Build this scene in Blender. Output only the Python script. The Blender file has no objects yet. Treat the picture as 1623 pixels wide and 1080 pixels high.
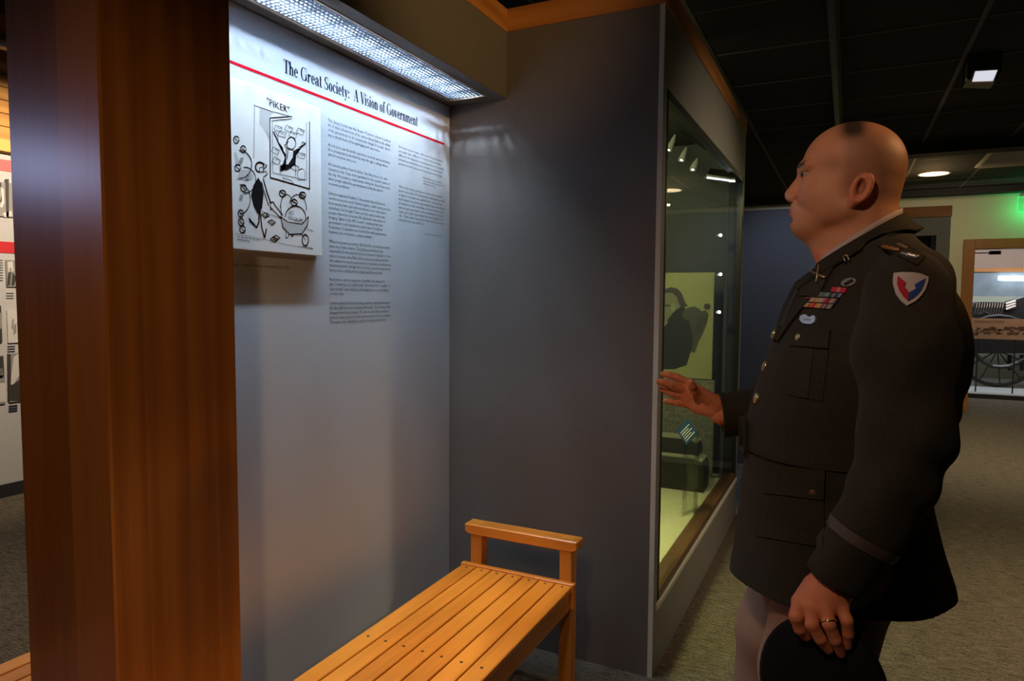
import bpy, bmesh, math, random
import numpy as np
from mathutils import Vector, Matrix
from mathutils.bvhtree import BVHTree
random.seed(7)
scn = bpy.context.scene
COL = scn.collection
PI = math.pi

# ------------------------------------------------------------------ camera
FPX, CXP, CYP, EYE = 1082.0, 811.5, 540.0, 1.40
_yaw, _pit, _rol = math.radians(26.1), math.atan(68.4/1084.0), math.radians(0.38)
_F = Vector((-math.sin(_yaw)*math.cos(_pit), math.cos(_yaw)*math.cos(_pit), -math.sin(_pit)))
_R = _F.cross(Vector((0, 0, 1))).normalized(); _U = _R.cross(_F)
_R, _U = _R*math.cos(_rol)+_U*math.sin(_rol), _U*math.cos(_rol)-_R*math.sin(_rol)
CAM = Vector((0, 0, EYE))
cd = bpy.data.cameras.new('camera'); cam = bpy.data.objects.new('camera', cd); COL.objects.link(cam)
cd.sensor_width = 36.0; cd.sensor_fit = 'HORIZONTAL'; cd.lens = FPX*36.0/1623.0
cd.clip_start = 0.02; cd.clip_end = 100
cam.matrix_world = Matrix(((_R.x, _U.x, -_F.x, CAM.x), (_R.y, _U.y, -_F.y, CAM.y), (_R.z, _U.z, -_F.z, CAM.z), (0, 0, 0, 1)))
scn.camera = cam
def ray(u, v): return _F + _R*((u-CXP)/FPX) - _U*((v-CYP)/FPX)
def at(u, v, ax, val):                     # the point of the plane (axis = val) seen at a pixel
    d = ray(u, v); t = (val-CAM[ax])/d[ax]; return CAM + d*t

# ------------------------------------------------------------------ world, exposure, lights
scn.view_settings.view_transform = 'Standard'; scn.view_settings.look = 'None'
scn.view_settings.gamma = 1.0; scn.view_settings.use_curve_mapping = False
scn.view_settings.exposure = 0.0
w = bpy.data.worlds.new('world'); scn.world = w; w.use_nodes = True
bg = w.node_tree.nodes['Background']; bg.inputs[0].default_value = (1.0, .86, .70, 1); bg.inputs[1].default_value = .006
def area(name, loc, tgt, sx, sy, power, col, spread=180):
    l = bpy.data.lights.new(name, 'AREA'); l.shape = 'RECTANGLE'; l.size = sx; l.size_y = sy; l.energy = power; l.color = col
    l.spread = math.radians(spread)
    o = bpy.data.objects.new(name, l); COL.objects.link(o); o.location = loc
    o.rotation_euler = (Vector(tgt)-Vector(loc)).to_track_quat('-Z', 'Y').to_euler(); return o
def spot(name, loc, tgt, power, col, ang=50, blend=.6, r=.04):
    l = bpy.data.lights.new(name, 'SPOT'); l.energy = power; l.color = col; l.spot_size = math.radians(ang); l.spot_blend = blend
    l.shadow_soft_size = r
    o = bpy.data.objects.new(name, l); COL.objects.link(o); o.location = loc
    o.rotation_euler = (Vector(tgt)-Vector(loc)).to_track_quat('-Z', 'Y').to_euler(); return o
def point(name, loc, power, col, r=.03):
    l = bpy.data.lights.new(name, 'POINT'); l.energy = power; l.color = col; l.shadow_soft_size = r
    o = bpy.data.objects.new(name, l); COL.objects.link(o); o.location = loc; return o
WARM = (1.0, .62, .30); COOL = (.64, .81, 1.0); NEUT = (1.0, .88, .70)
for k, (yy, pw) in enumerate(((.75, 80), (1.30, 90), (1.85, 95))): spot('bench_spot', (-.80, yy, 2.64), (-1.02, yy, .40), pw, (1.0, .72, .42), 24, 1.0, .03)
spot('pillar_spot', (.10, -.55, 2.60), (-1.25, .95, .95), 62, (1.0, .62, .30), 50, 1.0, .06)
spot('soffit_spot', (1.3, .5, 2.66), (-1.2, 2.1, 2.42), 150, (1.0, .62, .26), 26, 1.0, .06)
spot('case_spot', (1.7, 3.5, 2.62), (-.6, 3.5, 1.3), 150, (1.0, .80, .56), 62, 1.0, .10)
spot('neck_spot', (1.15, 2.0, 2.40), (.05, 1.5, 1.55), 46, (1.0, .52, .20), 21, .8, .06)
spot('chest_spot', (-.55, -.15, 2.62), (-.18, 1.55, 1.22), 44, (1.0, .66, .46), 56, .9, .08)
spot('aisle_spot', (1.75, 3.1, 2.62), (1.5, 3.4, 0), 330, (1.0, .80, .52), 84, 1.0, .1)
spot('aisle_far_spot', (1.4, 6.6, 2.50), (1.2, 7.6, 0), 220, (1.0, .86, .60), 120, 1.0, .1)
spot('downlight_beam', (.72, 8.0, 2.60), (.72, 8.0, 0), 30, (1.0, .74, .40), 150, 1.0, .08)
point('downlight_spill', (.74, 8.25, 2.52), 6.5, (1.0, .66, .30), .01)
area('far_wall_wash', (1.2, 8.9, 2.55), (1.4, 10.3, 1.3), 1.2, .2, 6.5, (1.0, .86, .56))
spot('partition_wash', (-.35, 4.95, 2.55), (-.45, 5.8, 1.25), 13, (.68, .79, 1.0), 80, 1.0, .08)
spot('cabinet_spot', (.95, 4.5, 2.6), (.5, 5.7, 1.7), 9, (1.0, .88, .68), 50, 1.0, .05)
spot('left_gallery_wash', (-3.6, 2.6, 2.9), (-5.2, 2.75, 1.6), 260, (1.0, .82, .62), 80, .8, .1)
spot('left_floor_wash', (-3.3, 1.2, 2.7), (-3.0, 1.4, 0), 120, (1.0, .90, .74), 100, 1.0, .1)
area('left_gallery_light', (-4.0, -.78, 2.10), (-1.35, .8, 1.6), .55, .20, 5, (.50, .58, 1.0))
point('exit_glow', (1.93, 10.10, 2.50), 4.5, (.0, .8, .22), .03)
area('garage_light', (2.2, 12.2, 2.85), (2.2, 13.2, .6), 1.8, .5, 55, (.80, .90, 1.0))
area('garage_warm_wash', (2.2, 11.3, 2.35), (2.2, 13.8, 1.7), 1.6, .3, 16, (1.0, .72, .52))

# ------------------------------------------------------------------ materials
def mat(name, col, rough=.6, metal=0, spec=.5, emit=None, estr=0, noise=0, nscale=40, bump=0, bscale=200, alpha=None, sheen=0):
    m = bpy.data.materials.new(name); m.use_nodes = True; nt = m.node_tree; b = nt.nodes['Principled BSDF']
    b.inputs['Base Color'].default_value = (*col, 1); b.inputs['Roughness'].default_value = rough
    b.inputs['Metallic'].default_value = metal; b.inputs['Specular IOR Level'].default_value = spec
    if sheen: b.inputs['Sheen Weight'].default_value = sheen
    if emit: b.inputs['Emission Color'].default_value = (*emit, 1); b.inputs['Emission Strength'].default_value = estr
    tc = nt.nodes.new('ShaderNodeTexCoord')
    if noise:
        n = nt.nodes.new('ShaderNodeTexNoise'); n.inputs['Scale'].default_value = nscale; n.inputs['Detail'].default_value = 4
        nt.links.new(tc.outputs['Object'], n.inputs['Vector'])
        r = nt.nodes.new('ShaderNodeValToRGB'); e = r.color_ramp.elements
        e[0].position = .3; e[1].position = .7
        e[0].color = (*[c*(1-noise) for c in col], 1); e[1].color = (*[min(1, c*(1+noise)) for c in col], 1)
        nt.links.new(n.outputs['Fac'], r.inputs['Fac']); nt.links.new(r.outputs['Color'], b.inputs['Base Color'])
    if bump:
        n2 = nt.nodes.new('ShaderNodeTexNoise'); n2.inputs['Scale'].default_value = bscale; n2.inputs['Detail'].default_value = 3
        nt.links.new(tc.outputs['Object'], n2.inputs['Vector'])
        bp = nt.nodes.new('ShaderNodeBump'); bp.inputs['Strength'].default_value = bump; bp.inputs['Distance'].default_value = .002
        nt.links.new(n2.outputs['Fac'], bp.inputs['Height']); nt.links.new(bp.outputs['Normal'], b.inputs['Normal'])
    return m
def wood(name, c1, c2, axis, rough=.4, fine=60, var=.18):
    m = bpy.data.materials.new(name); m.use_nodes = True; nt = m.node_tree; b = nt.nodes['Principled BSDF']
    N, L = nt.nodes.new, nt.links.new
    tc = N('ShaderNodeTexCoord'); mp = N('ShaderNodeMapping'); oi = N('ShaderNodeObjectInfo')
    sc = [fine, fine, fine]; sc[axis] = fine*.045; mp.inputs['Scale'].default_value = sc
    L(tc.outputs['Object'], mp.inputs['Vector'])
    cv = N('ShaderNodeCombineXYZ'); mu = N('ShaderNodeMath'); mu.operation = 'MULTIPLY'; mu.inputs[1].default_value = 37
    L(oi.outputs['Random'], mu.inputs[0]); L(mu.outputs[0], cv.inputs[0]); L(mu.outputs[0], cv.inputs[1]); L(cv.outputs[0], mp.inputs['Location'])
    n = N('ShaderNodeTexNoise'); n.inputs['Scale'].default_value = 1; n.inputs['Detail'].default_value = 5; n.inputs['Distortion'].default_value = .8
    L(mp.outputs[0], n.inputs['Vector'])
    mp2 = N('ShaderNodeMapping'); sc2 = [9, 9, 9]; sc2[axis] = .8; mp2.inputs['Scale'].default_value = sc2
    L(tc.outputs['Object'], mp2.inputs['Vector']); L(cv.outputs[0], mp2.inputs['Location'])
    wv = N('ShaderNodeTexWave'); wv.wave_type = 'RINGS'; wv.inputs['Scale'].default_value = .55; wv.inputs['Distortion'].default_value = 3.5; wv.inputs['Detail'].default_value = 2
    L(mp2.outputs[0], wv.inputs['Vector'])
    mx = N('ShaderNodeMix'); mx.inputs['Factor'].default_value = .35
    L(n.outputs['Fac'], mx.inputs[2]); L(wv.outputs['Fac'], mx.inputs[3])
    r = N('ShaderNodeValToRGB'); e = r.color_ramp.elements
    e[0].position = .28; e[1].position = .72; e[0].color = (*c2, 1); e[1].color = (*c1, 1)
    L(mx.outputs[0], r.inputs['Fac'])
    hs = N('ShaderNodeHueSaturation'); ma = N('ShaderNodeMath'); ma.operation = 'MULTIPLY_ADD'; ma.inputs[1].default_value = var*2; ma.inputs[2].default_value = 1-var
    L(oi.outputs['Random'], ma.inputs[0]); L(ma.outputs[0], hs.inputs['Value']); L(r.outputs[0], hs.inputs['Color'])
    L(hs.outputs[0], b.inputs['Base Color']); b.inputs['Roughness'].default_value = rough
    bp = N('ShaderNodeBump'); bp.inputs['Strength'].default_value = .12; bp.inputs['Distance'].default_value = .001
    L(n.outputs['Fac'], bp.inputs['Height']); L(bp.outputs['Normal'], b.inputs['Normal'])
    return m
def carpet_mat():
    m = bpy.data.materials.new('carpet'); m.use_nodes = True; nt = m.node_tree; b = nt.nodes['Principled BSDF']
    N, L = nt.nodes.new, nt.links.new
    tc = N('ShaderNodeTexCoord'); mp = N('ShaderNodeMapping'); mp.inputs['Scale'].default_value = (14, 130, 20)
    L(tc.outputs['Object'], mp.inputs['Vector'])
    n = N('ShaderNodeTexNoise'); n.inputs['Scale'].default_value = 1; n.inputs['Detail'].default_value = 4; n.inputs['Roughness'].default_value = .7
    L(mp.outputs[0], n.inputs['Vector'])
    mp2 = N('ShaderNodeMapping'); mp2.inputs['Scale'].default_value = (60, 260, 40); L(tc.outputs['Object'], mp2.inputs['Vector'])
    n2 = N('ShaderNodeTexNoise'); n2.inputs['Scale'].default_value = 1.5; n2.inputs['Detail'].default_value = 2; L(mp2.outputs[0], n2.inputs['Vector'])
    mx = N('ShaderNodeMix'); mx.inputs['Factor'].default_value = .45; L(n.outputs['Fac'], mx.inputs[2]); L(n2.outputs['Fac'], mx.inputs[3])
    r = N('ShaderNodeValToRGB'); e = r.color_ramp.elements; e[0].position = .40; e[1].position = .62
    e[0].color = (.030, .0245, .017, 1); e[1].color = (.205, .166, .120, 1)
    L(mx.outputs[0], r.inputs['Fac']); L(r.outputs[0], b.inputs['Base Color']); b.inputs['Roughness'].default_value = .95
    b.inputs['Specular IOR Level'].default_value = .1
    bp = N('ShaderNodeBump'); bp.inputs['Strength'].default_value = .6; bp.inputs['Distance'].default_value = .004
    L(mx.outputs[0], bp.inputs['Height']); L(bp.outputs['Normal'], b.inputs['Normal'])
    return m
def glass_mat(name, tint=(.93, .97, .94), refl=.09, rough=0.0):
    m = bpy.data.materials.new(name); m.use_nodes = True; nt = m.node_tree; nt.nodes.clear()
    N, L = nt.nodes.new, nt.links.new
    o = N('ShaderNodeOutputMaterial'); t = N('ShaderNodeBsdfTransparent'); t.inputs[0].default_value = (*tint, 1)
    g = N('ShaderNodeBsdfGlossy'); g.inputs['Roughness'].default_value = rough
    f = N('ShaderNodeLayerWeight'); f.inputs[0].default_value = .5; pw = N('ShaderNodeMath'); pw.operation = 'POWER'; pw.inputs[1].default_value = 5; L(f.outputs['Facing'], pw.inputs[0])
    ma = N('ShaderNodeMath'); ma.operation = 'MULTIPLY_ADD'; ma.inputs[1].default_value = .62; ma.inputs[2].default_value = .035; L(pw.outputs[0], ma.inputs[0])
    mx = N('ShaderNodeMixShader'); L(ma.outputs[0], mx.inputs[0]); L(t.outputs[0], mx.inputs[1]); L(g.outputs[0], mx.inputs[2])
    L(mx.outputs[0], o.inputs[0]); return m
M = dict(
    carpet=carpet_mat(),
    lam=mat('blue_grey_laminate', (.235, .24, .255), .62, noise=.10, nscale=260, spec=.35),
    lamdark=mat('dark_grey_laminate', (.125, .108, .096), .6, noise=.10, nscale=260, spec=.35),
    lamwarm=mat('warm_grey_laminate', (.21, .195, .175), .55, noise=.10, nscale=260, spec=.35),
    panel=mat('panel_grey', (.56, .60, .64), .33, noise=.04, nscale=300, spec=.65),
    soffit=mat('soffit_laminate', (.14, .125, .105), .6, noise=.12, nscale=260, spec=.3),
    post=wood('brown_cherry', (.33, .125, .028), (.235, .082, .018), 2, .27, 50, .07),
    trim=wood('orange_wood_trim_x', (.50, .20, .045), (.36, .13, .025), 0, .5, 60, .04),
    trimy=wood('orange_wood_trim_y', (.50, .20, .045), (.36, .13, .025), 1, .5, 60, .04),
    trimz=wood('orange_wood_trim_z', (.34, .125, .025), (.22, .075, .015), 2, .5, 60, .06),
    oak=wood('honey_oak', (.74, .265, .028), (.54, .165, .012), 1, .30, 55, .07),
    oakx=wood('honey_oak_cross', (.74, .26, .028), (.56, .17, .015), 0, .32, 55, .06),
    oakz=wood('honey_oak_upright', (.70, .28, .04), (.52, .18, .022), 2, .34, 55, .06),
    sill=wood('brown_sill', (.13, .060, .024), (.07, .032, .014), 1, .35, 50, .05),
    screw=mat('dark_plug', (.04, .02, .01), .5),
    black=mat('black_metal', (.012, .012, .012), .4),
    tile=mat('black_tile', (.016, .0155, .0155), .9, noise=.3, nscale=120, bump=.4, bscale=300, spec=.2),
    bar=mat('dark_grid', (.045, .038, .032), .7),
    louver=mat('louver_silver', (.09, .10, .12), .45, metal=.4),
    gilt=mat('copper_edge', (.75, .55, .42), .3, metal=.9),
    tube=mat('diffuser', (.9, .9, .9), .5, emit=(.62, .80, 1.0), estr=.9),
    hous=mat('housing_blue_white', (.035, .045, .06), .5),
    ink=mat('navy_ink', (.004, .005, .022), 1.0, spec=0), bink=mat('text_ink', (.03, .036, .05), 1.0, spec=0),
    red=mat('red_line', (.50, .008, .02), 1.0, spec=0),
    paper=mat('board_white', (.80, .79, .76), .6, noise=.02, nscale=20), pen=mat('pen_black', (.012, .012, .012), 1.0, spec=0),
    pengrey=mat('wash_grey', (.34, .34, .33), .8), penlight=mat('wash_light', (.52, .52, .50), .8),
    glass=glass_mat('glass_pane'), acrylic=glass_mat('acrylic', (.93, .95, .93)),
    olive=mat('olive_panel', (.36, .37, .15), .7, noise=.04), oliveweave=mat('olive_weave', (.21, .21, .14), .9, noise=.45, nscale=70),
    casefloor=mat('case_floor', (.45, .44, .26), .8, noise=.08, nscale=30), casewall=mat('case_wall', (.055, .062, .058), .7, noise=.2, nscale=120),
    inkdark=mat('photo_black', (.012, .014, .013), .6), photochair=mat('photo_dark_grey', (.075, .075, .05), .6), photoskin=mat('photo_grey', (.22, .215, .13), .6), photolight=mat('photo_light', (.30, .30, .19), .6),
    bulb=mat('lit_bulb', (1, 1, 1), .3, emit=(1.0, .93, .72), estr=14), lampwhite=mat('lit_panel', (1, 1, 1), .3, emit=(.85, .93, 1.0), estr=3.0),
    bluelabel=mat('blue_label', (.02, .07, .16), .4), white=mat('white', (.8, .8, .8), .6),
    bluewall=mat('blue_partition', (.19, .20, .235), .8, noise=.10, nscale=200), cream=mat('cream_wall', (.60, .57, .42), .9, noise=.05, nscale=90),
    palecap=mat('pale_cap', (.55, .52, .42), .6), base=mat('dark_base', (.02, .02, .022), .6),
    inlay=mat('pale_blue_floor', (.42, .50, .56), .6, noise=.06), kiosk=mat('kiosk_grey', (.30, .29, .25), .7, noise=.08, nscale=200),
    downlight=mat('downlight_glow', (1, 1, 1), .3, emit=(1.0, .80, .52), estr=1.8), lens=mat('lamp_lens', (1, 1, 1), .2, emit=(.85, .88, 1.0), estr=.75),
    ventm=mat('vent_white', (.42, .42, .38), .5), exitm=mat('exit_edge', (.0, .5, .1), .3, emit=(.02, 1.0, .22), estr=1.2),
    gwall=mat('gallery_panel', (.50, .48, .46), .7, noise=.03), gred=mat('gallery_red', (.55, .015, .02), .6), gpink=mat('gallery_faded_red', (.55, .13, .12), .6),
    gold=mat('warm_trim', (.75, .42, .10), .6), plank=wood('amber_planks', (.62, .30, .06), (.46, .19, .035), 1, .5, 40, .15),
    ph1=mat('photo_dark', (.05, .045, .04), .5), ph2=mat('photo_mid', (.28, .26, .24), .5), ph3=mat('photo_pale', (.62, .58, .54), .5),
    cardark=mat('car_black', (.010, .010, .012), .45), leather=mat('black_leather', (.018, .017, .02), .35), sepia=mat('sepia_print', (.46, .30, .21), .6),
    sepiad=mat('sepia_dark', (.14, .08, .05), .7), pinkwall=mat('garage_wall', (.50, .37, .30), .8), plinth=mat('pale_plinth', (.40, .42, .42), .8, noise=.08),
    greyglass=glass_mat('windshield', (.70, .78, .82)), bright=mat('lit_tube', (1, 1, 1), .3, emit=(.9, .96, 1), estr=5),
    steel=mat('brushed_steel', (.45, .45, .45), .35, metal=1), backdrop=mat('blue_grey_backdrop', (.22, .28, .33), .7, noise=.12, nscale=6), pgreen=mat('pale_green_band', (.40, .45, .36), .7),
)

# ------------------------------------------------------------------ object helpers
def tag(o, label=None, cat=None, group=None, kind=None):
    if label: o['label'] = label
    if cat: o['category'] = cat
    if group: o['group'] = group
    if kind: o['kind'] = kind
    return o
def thing(name, label, cat, loc=(0, 0, 0), group=None):
    o = bpy.data.objects.new(name, None); COL.objects.link(o); o.location = loc; o.empty_display_size = .1
    return tag(o, label, cat, group)
def link(name, me, m, parent=None, smooth=False):
    if m is not None and not isinstance(m, (list, tuple)): m = [m]
    for x in (m or []): me.materials.append(x)
    if smooth:
        for p in me.polygons: p.use_smooth = True
    o = bpy.data.objects.new(name, me); COL.objects.link(o)
    if parent:
        o.parent = parent; loc = Vector((0, 0, 0)); q = parent
        while q: loc += q.location; q = q.parent
        o.location = -loc
    return o
class MB:
    def __init__(s): s.v = []; s.f = []; s.mi = []; s.m = 0
    def poly(s, pts):
        n = len(s.v); s.v += [tuple(p) for p in pts]; s.f.append(tuple(range(n, n+len(pts)))); s.mi.append(s.m); return s
    def box(s, a, b):
        x0, y0, z0 = [min(a[i], b[i]) for i in range(3)]; x1, y1, z1 = [max(a[i], b[i]) for i in range(3)]
        n = len(s.v); s.v += [(x0, y0, z0), (x1, y0, z0), (x1, y1, z0), (x0, y1, z0), (x0, y0, z1), (x1, y0, z1), (x1, y1, z1), (x0, y1, z1)]
        for f in ((0, 3, 2, 1), (4, 5, 6, 7), (0, 1, 5, 4), (1, 2, 6, 5), (2, 3, 7, 6), (3, 0, 4, 7)):
            s.f.append(tuple(n+i for i in f)); s.mi.append(s.m)
        return s
    def prism(s, pts, off):                      # planar outline extruded by a vector
        n = len(s.v); k = len(pts); off = Vector(off)
        s.v += [tuple(p) for p in pts] + [tuple(Vector(p)+off) for p in pts]
        s.f.append(tuple(range(n+k-1, n-1, -1))); s.f.append(tuple(range(n+k, n+2*k))); s.mi += [s.m, s.m]
        for i in range(k):
            j = (i+1) % k; s.f.append((n+i, n+j, n+k+j, n+k+i)); s.mi.append(s.m)
        return s
    def tube(s, pts, r, seg=8, cap=True):
        pts = [Vector(p) for p in pts]; rs = r if isinstance(r, (list, tuple)) else [r]*len(pts); n0 = len(s.v); up = None
        for i, p in enumerate(pts):
            d = (pts[min(i+1, len(pts)-1)]-pts[max(i-1, 0)]).normalized()
            if up is None: up = d.orthogonal().normalized()
            else: up = (up-d*up.dot(d)).normalized()
            w_ = d.cross(up)
            for k in range(seg):
                a = 2*PI*k/seg; s.v.append(tuple(p+(up*math.cos(a)+w_*math.sin(a))*rs[i]))
        for i in range(len(pts)-1):
            for k in range(seg):
                a = n0+i*seg+k; b = n0+i*seg+(k+1) % seg; s.f.append((a, b, b+seg, a+seg)); s.mi.append(s.m)
        if cap:
            s.f.append(tuple(n0+k for k in range(seg-1, -1, -1))); s.f.append(tuple(n0+(len(pts)-1)*seg+k for k in range(seg))); s.mi += [s.m, s.m]
        return s
    def mesh(s, name):
        me = bpy.data.meshes.new(name); me.from_pydata(s.v, [], s.f); me.polygons.foreach_set('material_index', s.mi); me.update(); return me
    def build(s, name, m, parent=None, bevel=0, smooth=False):
        me = s.mesh(name)
        if bevel:
            bm = bmesh.new(); bm.from_mesh(me); bmesh.ops.bevel(bm, geom=list(bm.edges), offset=bevel, segments=1, affect='EDGES'); bm.to_mesh(me); bm.free()
        return link(name, me, m, parent, smooth)
def box(name, a, b, m, parent=None, bevel=0): return MB().box(a, b).build(name, m, parent, bevel)
def struct(o): o['kind'] = 'structure'; return o

# ------------------------------------------------------------------ room
X0, Y1, X1, XS, ZS, ZT, YE, CEIL = -1.477, 2.421, -.602, -1.217, 2.171, 2.424, 4.53, 2.72
floor = struct(box('floor', (-8, -3, -.05), (6, 16, 0), M['carpet']))
ceil = struct(box('ceiling', (-2.35, -2, CEIL+.03), (5, 12, CEIL+.08), M['black']))
ceil2 = struct(box('ceiling', (-8, -2, 3.30), (-2.35, 12, 3.38), M['black']))
tm = MB().box((-.297, -.297, 0), (.297, .297, .012)).mesh('tile'); tm.materials.append(M['tile'])
gx = [-.70+.612*i for i in range(-2, 8)]; gy = [3.29+.612*i for i in range(-3, 12)]
for i in range(len(gx)-1):
    for j in range(len(gy)-1):
        o = bpy.data.objects.new('tile', tm); COL.objects.link(o); o.parent = ceil
        o.location = ((gx[i]+gx[i+1])/2, (gy[j]+gy[j+1])/2, CEIL)
for x in gx: box('grid_bar', (x-.012, gy[0], CEIL-.004), (x+.012, gy[-1], CEIL+.03), M['bar'], ceil)
for y in gy: box('grid_bar', (gx[0], y-.006, CEIL-.002), (gx[-1], y+.006, CEIL+.03), M['bar'], ceil)
# dark bulkheads across the ceiling
struct(box('trim_1', (-.2, 6.75, CEIL-.09), (5, 6.95, CEIL+.02), M['tile']))
struct(box('trim_2', (-2.3, 9.60, CEIL-.07), (5, 9.78, CEIL+.02), M['tile']))
# far cream wall with the doorway
fw = MB(); YF = 10.3
fw.box((-3, YF, 0), (1.35, YF+.15, CEIL+.3)); fw.box((1.35, YF, 2.10), (2.75, YF+.15, CEIL+.3)); fw.box((2.75, YF, 0), (5, YF+.15, CEIL+.3))
wf = struct(fw.build('wall_far', M['cream']))
dr = struct(MB().box((1.29, YF-.03, 0), (1.415, YF+.18, 2.167)).box((1.415, YF-.03, 2.045), (2.69, YF+.18, 2.167)).box((2.69, YF-.03, 0), (2.81, YF+.18, 2.167)).build('door_1', M['trimz'], None, .004))
box('door_closer', (1.60, YF+.19, 1.985), (1.72, YF+.25, 2.03), M['black'], dr); box('closer_arm', (1.42, YF+.20, 2.0), (1.60, YF+.22, 2.012), M['black'], dr)
struct(box('wall_right', (4.2, -2, 0), (4.35, 12, CEIL+.3), M['kiosk']))
struct(box('wall_back', (-8, -2.1, 0), (5, -2.0, 3.3), M['kiosk']))

# ------------------------------------------------------------------ text wall, soffit, post
wl = struct(box('wall_left', (X0-.11, 1.08, 0), (X0, 2.45, ZS), M['lam']))
so = MB(); LX0, LX1, LY0, LY1 = -1.432, -1.268, 1.13, 2.352
so.box((X0-.11, 1.05, ZS), (LX0, Y1, ZT)); so.box((LX1, 1.05, ZS), (XS, Y1, ZT)); so.box((LX0, LY1, ZS), (LX1, Y1, ZT)); so.box((LX0, 1.05, ZS), (LX1, LY0, ZT)); so.box((LX0, LY0, 2.30), (LX1, LY1, ZT))
soff = struct(so.build('soffit', M['soffit']))
struct(box('trim_3', (XS-.03, 1.05, ZT), (XS+.002, Y1, 2.51), M['trimy'])); 
post = thing('wooden_pillar', 'square reddish brown wooden pillar at the left end of the text wall', 'pillar', (-1.355, .94, 0))
box('core', (-1.487, .801, 0), (-1.225, 1.08, 2.74), M['post'], post)
for a, b in ((-1.495, -1.425), (-1.425, -1.335), (-1.335, XS-.0001)):
    box('stave', (a, .793, 0), (b, .80, 2.74), M['post'], post)
for a, b in ((.8002, .868), (.868, .965), (.965, 1.03), (1.03, 1.087)):
    box('stave', (-1.224, a, 0), (XS, b, 2.74), M['post'], post)
# louvred fluorescent
lf = thing('louvred_light', 'recessed fluorescent light with silver egg crate louvre above the text panel', 'light', (-1.35, 1.74, ZS))
lv = MB(); nx, ny = 10, 75
for i in range(nx+1):
    x = LX0+.006+(LX1-LX0-.012)*i/nx; lv.box((x-.0012, LY0+.005, ZS+.004), (x+.0012, LY1-.005, ZS+.017))
for j in range(ny+1):
    y = LY0+.006+(LY1-LY0-.012)*j/ny; lv.box((LX0+.005, y-.0012, ZS+.004), (LX1-.005, y+.0012, ZS+.017))
tag(lv.build('louvre', M['louver'], lf), kind='stuff')
fr = MB()
for a, b in (((LX0, LY0), (LX0+.005, LY1)), ((LX1-.005, LY0), (LX1, LY1)), ((LX0, LY0), (LX1, LY0+.005)), ((LX0, LY1-.005), (LX1, LY1))):
    fr.box((a[0], a[1], ZS-.002), (b[0], b[1], ZS+.02))
fr.build('frame', M['gilt'], lf)
box('housing', (LX0+.002, LY0+.002, 2.285), (LX1-.002, LY1-.002, 2.299), M['hous'], lf)
for x in (-1.392, -1.308): MB().tube([(x, LY0+.03, 2.262), (x, LY1-.03, 2.262)], .013, 10).build('fluorescent_tube', M['tube'], lf, 0, True)
for k in range(12): point('louvre_lamp', (-1.35, 1.17+.1015*k, 2.245), 16.5 if k < 11 else 12, COOL, .012 if k < 11 else .006)

# text panel with lettering
tp = thing('text_panel', 'tall grey exhibit panel printed with a heading, red line and two text columns', 'panel', (X0, 1.75, .1))
XP = X0+.003
box('panel_sheet', (X0, 1.085, .10), (XP, 2.419, 2.168), M['panel'], tp)
XT = XP+.0006
def wall_poly(mb, pts): mb.poly([(XT, y, z) for y, z in pts])
mb = MB(); wall_poly(mb, [(1.09, 2.0085), (2.378, 2.0085), (2.378, 2.0165), (1.09, 2.0165)]); mb.build('red_line', M['red'], tp)
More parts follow.
